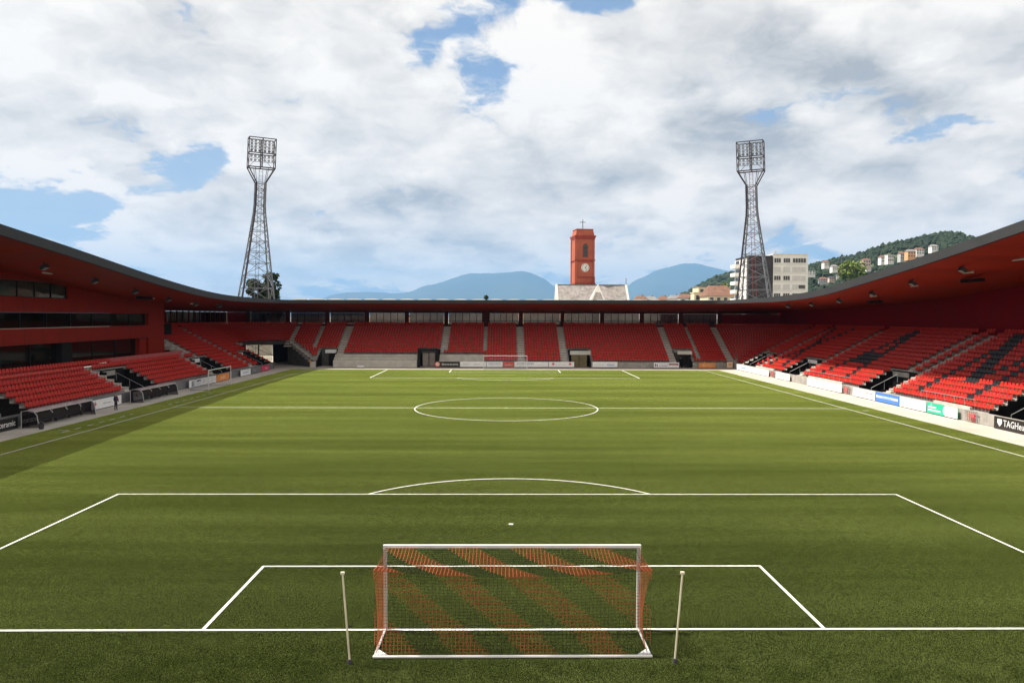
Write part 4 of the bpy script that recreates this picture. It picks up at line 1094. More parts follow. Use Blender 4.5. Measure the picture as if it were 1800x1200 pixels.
# ------------------------------------------------------------------ people
def person(label, loc, h, rz, coat, trousers, lean=0.0, cat='person'):
    """standing figure grown over one skeleton with the skin modifier"""
    me = bpy.data.meshes.new('person'); k = h/1.75
    J = dict(pel=(0, 0, .95), waist=(0, 0.01, 1.08), chest=(0, 0.0, 1.32), neck=(0, 0, 1.49), head=(0, -0.02, 1.58), crown=(0, -0.015, 1.70),
             shl=(-.17, 0, 1.43), ell=(-.24, .03, 1.15), wrl=(-.23, -.08, .92), hal=(-.22, -.12, .84), shr=(.17, 0, 1.43), elr=(.25, .03, 1.15), wrr=(.23, -.10, .93), har=(.21, -.14, .85),
             hil=(-.09, 0, .92), knl=(-.11, -.02, .50), anl=(-.13, .02, .09), tol=(-.14, -.14, .05), hir=(.09, 0, .92), knr=(.12, -.01, .50), anr=(.15, .03, .09), tor=(.17, -.13, .05))
    Rr = dict(pel=(.15, .11), waist=(.14, .10), chest=(.17, .115), neck=(.06, .06), head=(.085, .10), crown=(.07, .085), shl=(.075, .075), ell=(.05, .05), wrl=(.035, .035), hal=(.04, .03), shr=(.075, .075), elr=(.05, .05), wrr=(.035, .035), har=(.04, .03),
              hil=(.10, .10), knl=(.065, .065), anl=(.05, .05), tol=(.045, .035), hir=(.10, .10), knr=(.065, .065), anr=(.05, .05), tor=(.045, .035))
    E = [('pel', 'waist'), ('waist', 'chest'), ('chest', 'neck'), ('neck', 'head'), ('head', 'crown'), ('chest', 'shl'), ('shl', 'ell'), ('ell', 'wrl'), ('wrl', 'hal'), ('chest', 'shr'), ('shr', 'elr'), ('elr', 'wrr'), ('wrr', 'har'),
         ('pel', 'hil'), ('hil', 'knl'), ('knl', 'anl'), ('anl', 'tol'), ('pel', 'hir'), ('hir', 'knr'), ('knr', 'anr'), ('anr', 'tor')]
    names = list(J); me.from_pydata([tuple(c*k for c in J[n]) for n in names], [(names.index(a), names.index(b)) for a, b in E], [])
    o = bpy.data.objects.new('person', me); col.objects.link(o)
    md = o.modifiers.new('skin', 'SKIN'); sd = o.modifiers.new('sub', 'SUBSURF'); sd.levels = 2; sd.render_levels = 2
    sv = me.skin_vertices[0].data if me.skin_vertices else None
    if sv is None:
        me.attributes; bpy.context.view_layer.objects.active = o; o.select_set(True); bpy.ops.mesh.customdata_skin_add(); sv = me.skin_vertices[0].data
    for i, n in enumerate(names): sv[i].radius = tuple(c*k for c in Rr[n]); sv[i].use_root = (n == 'pel')
    dg = bpy.context.evaluated_depsgraph_get(); ev = o.evaluated_get(dg); mesh = bpy.data.meshes.new_from_object(ev)
    bpy.data.objects.remove(o)
    for mt in (coat, trousers, 'skin', 'hair'): mesh.materials.append(MAT[mt])
    for p in mesh.polygons:
        c = p.center/k; p.use_smooth = True
        p.material_index = 1 if c.z < 0.96 and abs(c.x) < 0.2 else 0
        if c.z > 1.50: p.material_index = 3 if (c.z > 1.655 or c.y > 0.045) else 2
        if c.z < 0.90 and abs(c.x) > 0.185 and c.z > 0.6: p.material_index = 2
        if c.z < 0.07: p.material_index = 3
    body = bpy.data.objects.new('person', mesh); col.objects.link(body)
    body.location = loc; body.rotation_euler = (lean, 0, rz); tag(body, label, cat)
    return body
person('person in dark navy clothes standing before the white flower board', (-37.9, 50.3, 0.0), 1.62, R(75), 'cloth_navy', 'cloth_black')
person('dark clothed figure standing in the bright passage of the far stand', (32.35, 113.6, 0.0), 1.85, R(10), 'cloth_black', 'cloth_black')
t = thing('covered_trolley', 'dark covered trolley beside the figure in the far passage', 'trolley', (32.95, 113.0, 0))
m = MB(); m.prism([(32.45, 112.6, 0.35), (33.3, 112.6, 0.35), (33.3, 112.6, 0.95), (33.15, 112.6, 1.2), (32.75, 112.6, 1.38), (32.45, 112.6, 1.2)], (0, 0, 0), (0, 0.9, 0)); m.build('cover', 'black_paint', t)
MB().box(32.47, 33.28, 112.62, 113.48, 0.22, 0.35).build('chassis', 'cladding_dark', t)
for x in (32.5, 33.25):
    for y in (112.75, 113.35): MB().bar((x-0.04, y, 0.15), (x+0.04, y, 0.15), 0.15, 12).build('wheel', 'black_paint', t)
t = thing('bucket', 'dark bucket at the near end of the closer dugout', 'bucket', (-37.75, 38.5, 0))
MB().bar((-37.75, 38.5, 0.0), (-37.75, 38.5, 0.42), 0.17, 14, 0.22).build('body', 'cladding_dark', t); MB().tube([(-37.97, 38.5, 0.42), (-37.9, 38.5, 0.58), (-37.6, 38.5, 0.58), (-37.53, 38.5, 0.42)], 0.012, 5).build('handle', 'galvanised', t)

# ------------------------------------------------------------------ floodlight masts
def mast(label, x, y, yaw, lean_x, tone):
    t = thing('floodlight_mast', label, 'mast', (x, y, 0), 'floodlight masts')
    W = [(0.0, 10.4), (13.3, 6.45), (24.0, 3.9), (32.2, 2.0), (37.8, 1.95)]
    ZT = 37.8; ca, sa = math.cos(yaw), math.sin(yaw)
    def loc(lx, ly, z):
        s = z/48.0; return Vector((x+lx*ca-ly*sa+lean_x*s, y+lx*sa+ly*ca-abs(lean_x)*0.3*s, z))
    def corner(i, z):
        w = lerp_table(W, z)/2; sx = (-1, 1, 1, -1)[i]; sy = (-1, -1, 1, 1)[i]; return loc(sx*w, sy*w, z)
    levels = [0, 4.6, 8.6, 12.2, 15.2, 18.0, 20.6, 23.0, 25.3, 27.5, 29.6, 31.4, 33.1, 34.8, 36.4, ZT]
    for i in range(4):
        m = MB()
        for a, b in zip(levels, levels[1:]): m.bar(corner(i, a), corner(i, b), 0.16 if i != 0 else 0.21, 5)
        m.build('leg', 'mast_dark' if i == 0 else 'mast_steel', t)
    for k, (a, b) in enumerate(zip(levels, levels[1:])):
        m = MB()
        for i in range(4):
            j = (i+1) % 4; m.bar(corner(i, b), corner(j, b), 0.085, 4)
            if k % 2 == 0: m.bar(corner(i, a), corner(j, b), 0.07, 4)
            else: m.bar(corner(j, a), corner(i, b), 0.07, 4)
            mid = (corner(i, b)+corner(j, b))/2
            if a < 24: m.bar(corner(i, a), mid, 0.055, 4)
        m.build('bracing', 'mast_steel', t)
    m = MB()
    for q in (-0.35, 0.35): m.bar(loc(q, 0, 0), loc(q, 0, 41), 0.05, 4)
    k = 0.6
    while k < 41: m.bar(loc(-0.35, 0, k), loc(0.35, 0, k), 0.03, 3); k += 0.9
    m.build('ladder', 'mast_red' if tone else 'mast_steel', t)
    # flare and lamp frame
    HW, HD, Z1, Z2, Z3 = 2.75, 1.1, 41.0, 44.0, 47.2
    for i in range(4):
        sx = (-1, 1, 1, -1)[i]; sy = (-1, -1, 1, 1)[i]
        MB().bar(corner(i, ZT), loc(sx*HW, sy*HD, Z1), 0.13, 5).bar(loc(sx*HW*0.5, sy*HD, Z1), corner(i, ZT), 0.06, 4).build('flare_strut', 'mast_dark', t)
    for z, r in ((Z1, 0.15), (Z2, 0.14), (Z3, 0.12)):
        m = MB(); c = [loc(sx*HW, sy*HD, z) for sx, sy in ((-1, -1), (1, -1), (1, 1), (-1, 1))]
        for i in range(4): m.bar(c[i], c[(i+1) % 4], r, 4)
        m.build('platform_frame', 'mast_dark', t)
    m = MB()
    for sx in (-1, 0, 1):
        for sy in (-1, 1): m.bar(loc(sx*HW, sy*HD, Z1), loc(sx*HW, sy*HD, Z3), 0.13 if sx == 0 else 0.10, 4)
    for z0, z1 in ((Z1, Z2), (Z2, Z3)):
        for sx in (-1, 1): m.bar(loc(sx*HW, -HD, z0), loc(sx*HW, HD, z1), 0.05, 4); m.bar(loc(sx*HW, HD, (z0+z1)/2), loc(sx*HW, -HD, (z0+z1)/2), 0.06, 4)
        m.bar(loc(-HW, HD, z0), loc(0, HD, z1), 0.05, 4); m.bar(loc(0, HD, z1), loc(HW, HD, z0), 0.05, 4)
    m.build('head_frame', 'mast_dark', t)
    for r_, z in enumerate((42.6, 43.4, 44.6, 45.3, 46.0, 46.7)):
        MB().bar(loc(-HW+0.25, -HD*0.2, z-0.38), loc(HW-0.25, -HD*0.2, z-0.38), 0.05, 4).build('lamp_rail', 'mast_dark', t)
        for c_ in range(6):
            lx = (-2.2, -1.4, -0.55, 0.55, 1.4, 2.2)[c_]; p = loc(lx, -HD*0.45, z); f = (loc(0, -1, 0)-loc(0, 0, 0)).normalized(); f = (f+Vector((0, 0, -0.55))).normalized()
            lm = MB(); lm.bar(p-f*0.25, p+f*0.22, 0.14, 8, 0.30); o = lm.build('lamp', 'mast_steel', t)
            Q = f.to_track_quat('Z', 'Y').to_matrix().to_4x4(); MB().disc(Matrix.Translation(p+f*0.226) @ Q, 0.28, 12).build('lamp_face', 'lamp_glass', t)
mast('tall lattice floodlight mast rising behind the left corner of the roof', -54.8, 140, R(27), 2.6, False)
mast('tall lattice floodlight mast standing in front of the white apartment block', 55.6, 140, R(-27), -2.4, True)

# ------------------------------------------------------------------ church
ch = thing('church', 'red church tower with white clock and cross above a grey roofed nave', 'church', (22.5, 196, 0))
TW = 5.75; Mc = Matrix.Translation((23.6, 200.2, 0)) @ Matrix.Rotation(R(8), 4, 'Z') @ Matrix.Diagonal((1, 1, 1.03, 1))
def tb(sx, sy, z0, z1, name, mat, par=ch, ox=0, oy=0):
    return MB().obox(Mc @ Matrix.Translation((ox, oy, (z0+z1)/2)), sx, sy, z1-z0).build(name, mat, par)
tower = tb(TW, TW, 0, 31.2, 'tower_shaft', 'church_red')
tb(TW+0.55, TW+0.55, 17.9, 18.7, 'tower_base_course', 'church_trim'); tb(TW+0.45, TW+0.45, 25.05, 25.35, 'string_course', 'church_trim')
for s in (-1, 1):
    tb(0.5, 0.25, 18.7, 31.2, 'pilaster', 'church_red', ch, s*(TW/2-0.26), -TW/2-0.10); tb(0.25, 0.5, 18.7, 31.2, 'pilaster', 'church_red', ch, -TW/2-0.10, s*(TW/2-0.26))
tb(TW-1.3, 0.12, 24.7, 25.0, 'clock_panel_head', 'church_trim', ch, 0, -TW/2-0.05); tb(TW-1.3, 0.12, 20.2, 20.5, 'clock_panel_foot', 'church_trim', ch, 0, -TW/2-0.05)
for z0, z1, w0, w1, nm in ((31.2, 32.1, TW+0.1, TW+0.75, 'cornice'), (32.1, 32.3, TW+0.75, TW+0.75, 'cornice'), (32.3, 34.0, TW-0.1, TW-0.8, 'cap'), (34.0, 34.2, TW-0.55, TW-0.55, 'cap_edge')):
    vs = [Mc @ Vector((sx*w/2, sy*w/2, z)) for z, w in ((z0, w0), (z1, w1)) for sx, sy in ((-1, -1), (1, -1), (1, 1), (-1, 1))]
    MB().add(vs, [(3, 2, 1, 0), (4, 5, 6, 7)]+[(i, (i+1) % 4, 4+(i+1) % 4, 4+i) for i in range(4)]).build(nm, 'church_trim' if nm != 'cap' else 'church_red', ch)
m = MB(); m.obox(Mc @ Matrix.Translation((-0.05, 0, 35.7)), 0.16, 0.16, 3.0); m.obox(Mc @ Matrix.Translation((-0.05, 0, 36.4)), 1.7, 0.14, 0.16); m.build('cross', 'mast_dark', ch)
def lancet(M, w, z0, z1, name, mat, par, proud=0.02):
    pts = [(-w/2, z0), (w/2, z0), (w/2, z1-w*0.8)]+[((w/2)*math.cos(a)**0.8, z1-w*0.8+w*0.8*math.sin(a)) for a in np.linspace(0.2, math.pi/2, 5)]
    pts += [(-x, z) for x, z in reversed(pts[2:-1])]
    mb = MB(); mb.prism([M @ Vector((x, 0, z)) for x, z in pts], (0, 0, 0), M.to_3x3() @ Vector((0, -proud, 0))); return mb.build(name, mat, par)
lw = lancet(Mc @ Matrix.Translation((0.05, -TW/2, 0)), 1.75, 26.0, 30.1, 'belfry_surround', 'church_trim', ch, 0.03)
lancet(Mc @ Matrix.Translation((0.05, -TW/2-0.031, 0)), 1.35, 26.15, 29.9, 'belfry_opening', 'window_dark', ch, 0.02)
for k in range(7): MB().obox(Mc @ Matrix.Translation((0.05, -TW/2-0.07, 26.4+0.45*k)) @ Matrix.Rotation(0.6, 4, 'X'), 1.1, 0.05, 0.2).build('louvre', 'cladding_dark', lw)
Mk = Mc @ Matrix.Translation((0.05, -TW/2-0.06, 23.05)) @ Matrix.Rotation(math.pi/2, 4, 'X')
ck = MB().disc(Mk, 1.22, 32).build('clock_face', 'clock_white', ch)
m = MB()
for k in range(12):
    a = 2*math.pi*k/12; m.obox(Mk @ Matrix.Rotation(a, 4, 'Z') @ Matrix.Translation((0, 0.98, 0.03)), 0.14, 0.28, 0.03)
m.build('hour_marks', 'mast_dark', ch)
MB().obox(Mk @ Matrix.Rotation(R(-40), 4, 'Z') @ Matrix.Translation((0, 0.28, 0.05)), 0.15, 0.8, 0.03).build('hour_hand', 'mast_dark', ch)
MB().obox(Mk @ Matrix.Rotation(R(-150), 4, 'Z') @ Matrix.Translation((0, 0.30, 0.09)), 0.10, 1.0, 0.03).build('minute_hand', 'mast_dark', ch)
# nave roof: long slate slope with white coped gables, and a pale hipped spirelet in front
MB().prism([(15.6, 188.0, 0), (15.6, 188.0, 11.0), (15.6, 195.5, 18.35), (15.6, 203.0, 11.0), (15.6, 203.0, 0)], (0, 0, 0), (20.0, 0, 0)).build('nave', 'stone_white', ch)
for s, y0 in ((1, 187.5), (-1, 203.5)):
    m = MB()
    p = [(15.7, y0, 10.55), (35.5, y0, 10.55), (35.5, 195.5, 18.42), (15.7, 195.5, 18.42)]
    m.prism(p if s > 0 else p[::-1], (0, 0, 0), (0, 0, 0.10)); m.build('slate_slope', 'slate', ch)
MB().box(15.6, 35.6, 195.35, 195.65, 18.48, 18.70).build('ridge', 'roof_grey', ch)
for x in (15.1, 35.55):
    MB().prism([(x, 187.1, 10.4), (x, 195.5, 18.75), (x, 203.9, 10.4), (x, 203.9, 0), (x, 187.1, 0)], (0, 0, 0), (0.62, 0, 0)).build('gable_coping', 'stone_white', ch)
MB().bar((35.9, 195.5, 18.7), (35.9, 195.5, 20.6), 0.10, 6).build('finial', 'mast_steel', ch)
for k, x in enumerate((19.0, 21.8, 24.2, 26.0)):
    MB().box(x-0.35, x+0.35, 189.2, 190.4, 12.3, 13.7).build('dormer', 'slate', ch)
    MB().box(x-0.22, x+0.22, 189.14, 189.19, 12.55, 13.4).build('dormer_opening', 'window_dark', ch)
MB().add([(22.6, 181, 11.0), (29.0, 181, 11.0), (29.0, 188, 11.0), (22.6, 188, 11.0), (26.3, 185.2, 18.55)], [(0, 1, 4), (1, 2, 4), (2, 3, 4), (3, 0, 4), (3, 2, 1, 0)]).build('spirelet', 'stone_white', ch)
MB().add([(23.4, 180.93, 11.0), (28.3, 180.93, 11.0), (26.25, 184.95, 18.05)], [(0, 1, 2)]).build('spirelet_shaded_face', 'slate', ch)  # grey colour stands in for shade on this face of the pale spirelet
MB().box(22.8, 28.8, 181.2, 188, 0, 11.0).build('chapel_wall', 'stone_white', ch)
m = MB(); m.box(26.3, 26.8, 196.0, 196.5, 17.5, 21.0); m.build('chimney', 'church_trim', ch)

# ------------------------------------------------------------------ buildings
def window_unit(par, x0, x1, y, z0, z1, closed, n=3, mat='window_dark'):
    f = MB().box(x0-0.08, x1+0.08, y-0.06, y-0.005, z0-0.08, z1+0.08).build('window', 'frame_white', par)
    w = (x1-x0)/n
    for k in range(n): MB().box(x0+k*w+0.06, x0+(k+1)*w-0.06, y-0.10, y-0.062, z0, z1).build('blind' if closed else 'pane', 'blind' if closed else mat, f)
    MB().box(x0-0.15, x1+0.15, y-0.22, y-0.01, z0-0.22, z0-0.09).build('sill', 'frame_white', f)
ap = thing('apartment_block', 'white five storey apartment block with dark grey end wall behind the right mast', 'building', (82, 206, 0))
MB().box(81.05, 91.6, 200.0, 212.5, 0, 28.0).build('white_wing', 'plaster_white', ap)
MB().box(73.6, 81.03, 200.15, 212.4, 0, 27.5).build('dark_wing', 'cladding_dark', ap)
MB().box(80.9, 91.75, 199.85, 212.65, 28.0, 28.35).build('roof_edge', 'frame_white', ap); MB().box(73.5, 80.88, 200.0, 212.5, 27.5, 27.75).build('roof_edge', 'cladding_dark', ap)
for fl in range(10):
    zc = 26.35-2.63*fl; 
    if zc < 12: break
    for k, (x0, x1, n) in enumerate(((81.3, 83.3, 3), (84.1, 86.1, 3), (86.9, 90.9, 5))):
        closed = (fl == 1) or (fl == 2 and k == 2) or (fl == 3 and k < 3)
        window_unit(ap, x0, x1, 200.0, zc-0.62, zc+0.62, closed, n)
        if fl == 3 and k == 2: MB().box(88.8, 90.7, 199.84, 199.88, zc-0.5, zc+0.5).build('pane', 'window_dark', ap)
    MB().box(81.06, 91.58, 199.93, 199.995, zc-1.35, zc-1.25).build('floor_band', 'frame_white', ap)
# sunlit end with balconies on the left flank
MB().box(73.35, 73.58, 201.2, 212.3, 0, 27.0).build('flank_wall', 'plaster_white', ap)
for fl in range(6):
    z = 24.7-2.63*fl
    b = MB().box(71.9, 73.34, 207.5, 212.3, z-0.16, z).build('balcony', 'plaster_white', ap)
    MB().box(71.86, 71.95, 207.5, 212.3, z+0.01, z+0.95).build('balustrade', 'plaster_white', b); MB().box(71.96, 73.3, 207.42, 207.5, z+0.01, z+0.95).build('balustrade', 'plaster_white', b)
    MB().box(73.28, 73.345, 208.0, 211.5, z+0.05, z+2.1).build('balcony_door', 'window_dark', ap)
    MB().box(73.28, 73.345, 203.2, 204.8, z+0.6, z+1.9).build('window', 'blind', ap)
    MB().box(73.24, 73.275, 203.5, 204.5, z+0.7, z+1.8).build('pane', 'window_dark', ap)
m = MB()
for k in range(5): m.box(73.62, 81.0, 200.09, 200.145, 12+2.63*k+1.0, 12+2.63*k+1.04)
m.build('cladding_joint', 'black_paint', ap)
MB().bar((83.5, 205, 28.3), (83.5, 205, 29.6), 0.25, 8).build('roof_vent', 'galvanised', ap)

def house(label, name, x, y, z, w, d, h, wall, roofm, pitch=0.45, flat=False, storeys=2, cols=3, cat='house', group=None, rz=0.0):
    """house with walls, pitched or flat roof and separate windows on the side facing the stadium"""
    t = thing(name, label, cat, (x, y, z), group); M = Matrix.Translation((x, y, z)) @ Matrix.Rotation(rz, 4, 'Z')
    MB().obox(M @ Matrix.Translation((0, 0, h/2-1.5)), w, d, h+3).build('walls', wall, t)
    if flat:
        MB().obox(M @ Matrix.Translation((0, 0, h+0.15)), w+0.5, d+0.5, 0.3).build('roof', roofm, t)
    else:
        rh = d/2*pitch*1.3; o = 0.5
        vs = [M @ Vector(p) for p in ((-w/2-o, -d/2-o, h-0.2), (w/2+o, -d/2-o, h-0.2), (w/2+o, d/2+o, h-0.2), (-w/2-o, d/2+o, h-0.2), (-w/2+w*0.16, 0, h+rh), (w/2-w*0.16, 0, h+rh))]
        r_ = MB().add(vs, [(0, 1, 5, 4), (1, 2, 5), (2, 3, 4, 5), (3, 0, 4), (3, 2, 1, 0)]).build('roof', roofm, t)
        MB().obox(M @ Matrix.Translation((w*0.2, d*0.12, h+rh*0.9)), 0.7, 0.7, 1.6).build('chimney', 'roof_tile', r_)
    sh = h/storeys
    for s in range(storeys):
        for c in range(cols):
            cx = -w/2+w*(c+0.5)/cols; ww = min(1.5, w/cols*0.5)
            f = MB().obox(M @ Matrix.Translation((cx, -d/2-0.03, sh*(s+0.5))), ww+0.3, 0.10, sh*0.5+0.25).build('window', 'frame_white', t)
            MB().obox(M @ Matrix.Translation((cx, -d/2-0.08, sh*(s+0.5))), ww, 0.06, sh*0.5).build('pane', 'window_dark', f)
    return t
def px(u, v, Y):
    """a point of the place seen at photo position u, v when it stands Y metres out"""
    k = (Y+21.4)/1294.7; return (u-883.6)*k-0.4, 9.23+(556.0-v)*k
# town between the far roof and the hills
x, z = px(1246, 503, 300)
house('cream flat roofed building with three dark windows right of the church', 'town_house', x, 300, 0, 11.4, 10, z-0.2, 'plaster_cream', 'roof_grey', flat=True, storeys=6, cols=4, cat='house')
x, z = px(1226, 514, 285)
house('low cream annexe in front of the cream flat roofed building', 'town_house', x+1, 285, 0, 6, 6, z, 'plaster_cream', 'plaster_cream', flat=True, storeys=5, cols=2)
x, z = px(1262, 516, 262)
house('brown tiled roof just above the far roof edge beside the right mast', 'town_house', x, 262, 0, 10.5, 12, z-0.5, 'plaster_cream', 'roof_tile', storeys=5, cols=4, pitch=0.5)
for u, v, Y, wall, rf, lab in ((1186, 520, 420, 'plaster_pink', 'roof_grey', 'small pale pink house at the foot of the blue mountain'), (1204, 518, 400, 'plaster_grey', 'roof_tile', 'grey house with brown roof left of the cream building'),
                               (1126, 521, 430, 'plaster_white', 'roof_tile', 'little white house right beside the church roof'), (1144, 522, 460, 'plaster_grey', 'roof_grey', 'little grey house second from the church roof'), (1166, 522, 450, 'plaster_cream', 'roof_tile', 'little cream house midway between church and cream building')):
    x, z = px(u, v, Y); house(lab, 'town_house', x, Y, 0, 7.0, 7, z-1.2, wall, rf, storeys=5, cols=2, group='small houses right of the church')
for k, (x, w, h, wall, rf, lab) in enumerate(((-30, 26, 9.4, 'plaster_pink', 'roof_tile', 'low pink terrace added to dim the far glazing on the left'), (8, 22, 11.0, 'plaster_cream', 'roof_tile', 'cream terrace added to dim the far glazing beneath the church'),
                                              (44, 30, 11.0, 'plaster_grey', 'roof_grey', 'grey terrace added to dim the far glazing on the right'))):
    house(lab, 'backdrop_terrace', x, 172, 0, w, 9, h-2.2, wall, rf, storeys=3, cols=8, pitch=0.3, group='terraces added behind the far stand')  # added rows of houses that block bright sky behind the far panes
t = thing('backdrop_wall', 'pale wall added outside to brighten the view through the corner gate', 'wall', (-62, 148, 0))
MB().box(-75, -46, 150, 150.4, 0, 3.2).build('wall_face', 'stone_white', t); MB().box(-75.1, -45.9, 149.85, 150.55, 3.2, 3.4).build('coping', 'stone_white', t)  # added pale backdrop that makes the gate opening look bright
t = thing('backdrop_wall', 'pale wall added outside to brighten the view through the far passage', 'wall', (38, 140, 0))
MB().box(30, 48, 140, 140.4, 0, 4.2).build('wall_face', 'plaster_white', t); MB().box(29.9, 48.1, 139.85, 140.55, 4.2, 4.4).build('coping', 'stone_white', t)  # another added backdrop, giving the passage a bright end

# ------------------------------------------------------------------ hills and mountains
def ridge(name, pts, Y, front, back, mat, rough, nx, ny, seed, base_drop=0.0):
    """a hill whose crest follows pts (photo u, v); it slopes to the ground in front and behind"""
    rs = np.random.RandomState(seed); P = [px(u, v, Y) for u, v in pts]; xs = [p[0] for p in P]; zs = [p[1] for p in P]
    X = np.linspace(xs[0], xs[-1], nx); C = np.interp(X, xs, zs)
    ker = np.ones(5)/5; Cs = np.convolve(np.pad(C, 2, 'edge'), ker, 'valid')
    jag = np.zeros(nx)
    for o in range(1, 6):
        kx = rs.rand(nx//(2**(6-o))+3); jag += np.interp(np.linspace(0, 1, nx), np.linspace(0, 1, len(kx)), kx-0.5)*rough/(1.7**o)*2
    tv = np.concatenate([np.linspace(-1, 0, ny), np.linspace(0, 1, ny//2+1)[1:]])
    vs = []
    for t_ in tv:
        f = (1-abs(t_))**1.15 if t_ < 0 else (1-t_)**0.9
        g = rs.rand(nx//6+3); gn = np.interp(np.linspace(0, 1, nx), np.linspace(0, 1, len(g)), g-0.5)*rough*1.4*(1-f)*min(1, f*4+0.1)
        yy = Y+(t_*front if t_ < 0 else t_*back)
        zz = (Cs+jag*f)*f+gn-base_drop*(1-f)
        sc = (yy+21.4)/(Y+21.4)
        vs += [(a*sc, yy, z) for a, z in zip(X, zz)]
    fs = [(j*nx+i, j*nx+i+1, (j+1)*nx+i+1, (j+1)*nx+i) for j in range(len(tv)-1) for i in range(nx-1)]
    o = MB().add(vs, fs).build(name, mat, smooth=True); structure(name, o)
    return X, Cs
ridge('mountain', [(500, 560), (560, 530), (585, 518), (630, 513), (665, 513), (700, 517), (722, 514), (745, 503), (775, 499), (800, 490), (822, 484), (870, 481), (925, 478), (938, 482), (960, 490), (975, 503), (1000, 510), (1040, 525), (1080, 560)], 30000, 7500, 6000, 'mountain_ground', 105, 160, 14, 3)
ridge('mountain', [(1040, 556), (1090, 512), (1112, 494), (1130, 486), (1155, 474), (1178, 470), (1196, 465), (1225, 465), (1245, 469), (1290, 476), (1340, 488), (1420, 520), (1480, 560)], 31500, 7800, 6000, 'mountain_ground', 105, 120, 14, 4)
ridge('hill', [(1150, 545), (1195, 522), (1235, 502), (1262, 488), (1290, 481), (1330, 476), (1380, 480), (1440, 500), (1500, 545)], 1700, 700, 500, 'hill_ground', 10, 80, 12, 5)
HX, HC = ridge('hill', [(1330, 556), (1370, 497), (1418, 470), (1460, 459), (1500, 452), (1560, 431), (1600, 423), (1640, 413), (1662, 410), (1690, 411), (1720, 419), (1800, 431), (1950, 457), (2150, 527), (2250, 556)], 1100, 640, 500, 'hill_ground', 6, 160, 24, 6)

# woods on the hills: thousands of crowns, nobody could count them
def ico():
    import bmesh
    b = bmesh.new(); bmesh.ops.create_icosphere(b, subdivisions=1, radius=1.0); v = np.array([x.co[:] for x in b.verts]); f = [tuple(q.index for q in p.verts) for p in b.faces]; b.free(); return v, f
IV, IF = ico()
def hill_z(x, y):
    t_ = (y-1100)/640.0; sc = (y+21.4)/1121.4; c = np.interp(x/sc, HX, HC); return c*max(0.0, 1-abs(t_))**1.15 if t_ < 0 else c*(1-(y-1100)/500.0)**0.9
HOUSE_PX = [(1424, 476), (1452, 461), (1467, 468), (1448, 490), (1462, 488), (1478, 482), (1495, 477), (1523, 458), (1527, 467), (1551, 452), (1565, 449), (1587, 446), (1602, 442), (1617, 438), (1643, 432)]
rs = np.random.RandomState(11); V = []; F = []; n = 0; tries = 0
while n < 4800 and tries < 30000:
    tries += 1
    y = 1125-rs.rand()**1.0*470; u = 1345+rs.rand()*560; x = px(u, 0, y)[0]; z = hill_z(x, y)
    v = 556-(z-9.23)*1294.7/(y+21.4)
    low = v > np.interp(u, [1418, 1500, 1560, 1600, 1650, 1800], [478, 462, 446, 438, 428, 420])       # lower slopes hold houses, so fewer trees
    if low and rs.rand() < 0.45: continue
    if any(abs(u-a) < 7 and -3 < v-b < 10 for a, b in HOUSE_PX) and y < 1000: continue
    r = (1.8+rs.rand()*2.4); k = IV*(np.array([r, r, r*(0.9+0.6*rs.rand())])*(0.72+0.56*rs.rand(len(IV), 1)))
    V.append(k+np.array([x, y, z+r*0.7])); o = n*len(IV); F += [tuple(i+o for i in f) for f in IF]; n += 1
me = bpy.data.meshes.new('hillside_wood'); me.from_pydata(np.concatenate(V).tolist(), [], F); me.materials.append(MAT['forest'])
tag(link('hillside_wood', me), 'dark green wood covering the hill behind the right roof', 'wood', kind='stuff')
V = []; F = []; n = 0
while n < 900:
    y = 1720-rs.rand()*420; u = 1195+rs.rand()*130; x = px(u, 0, y)[0]
    c = np.interp(u, [1150, 1195, 1235, 1262, 1290, 1330], [545, 522, 502, 488, 481, 476]); cz = px(u, c, 1700)[1]; z = cz*max(0, 1-(1700-y)/700 if y < 1700 else 1)**1.15
    r = 4+rs.rand()*4; k = IV*(r*(0.72+0.56*rs.rand(len(IV), 1))); V.append(k+np.array([x, y, z+r*0.5])); o = n*len(IV); F += [tuple(i+o for i in f) for f in IF]; n += 1
me = bpy.data.meshes.new('distant_wood'); me.from_pydata(np.concatenate(V).tolist(), [], F); me.materials.append(MAT['forest'])
tag(link('distant_wood', me), 'wooded green ridge between the blue mountain and the right mast', 'wood', kind='stuff')
HL = ['white house at the foot of the wooded hill beside the apartment block', 'white house highest on the left of the wooded hill', 'white house just below the highest left one on the hill',
      'grey house among trees left of the light green tree', 'pale house behind the grey one near the light green tree', 'white house low on the hill left of the light green tree', 'cream house touching the light green tree on its left',
      'pink house right of the light green tree', 'white house tucked under the pink house', 'narrow white house between pink and tall white houses', 'tall white house in the middle of the hillside row',
      'pale grey house left of the orange house', 'orange house standing out on the hillside', 'white house right of the orange house', 'white house farthest right on the hillside, below a meadow']
HW_ = ['plaster_white', 'plaster_white', 'plaster_white', 'plaster_grey', 'plaster_pink', 'plaster_white', 'plaster_cream', 'plaster_pink', 'plaster_white', 'plaster_white', 'plaster_white', 'plaster_grey', 'plaster_orange', 'plaster_white', 'plaster_white']
for k, ((u, v), lab, wl) in enumerate(zip(HOUSE_PX, HL, HW_)):
    y = 780.0+20*(k % 3); w = (16, 9, 10, 12, 10, 9, 14, 13, 8, 6, 11, 10, 14, 14, 12)[k]; h = (6, 6, 6, 6, 6, 9, 8, 10, 5, 8, 11, 10, 10, 8, 7)[k]
    x, z = px(u, v, y)
    house(lab, 'hillside_house', x, y, z-h/2, w*0.62, 7, h*0.70, wl, 'roof_tile' if k % 2 else 'roof_grey', storeys=2, cols=3, flat=(k in (0, 10)), group='houses on the hillside')

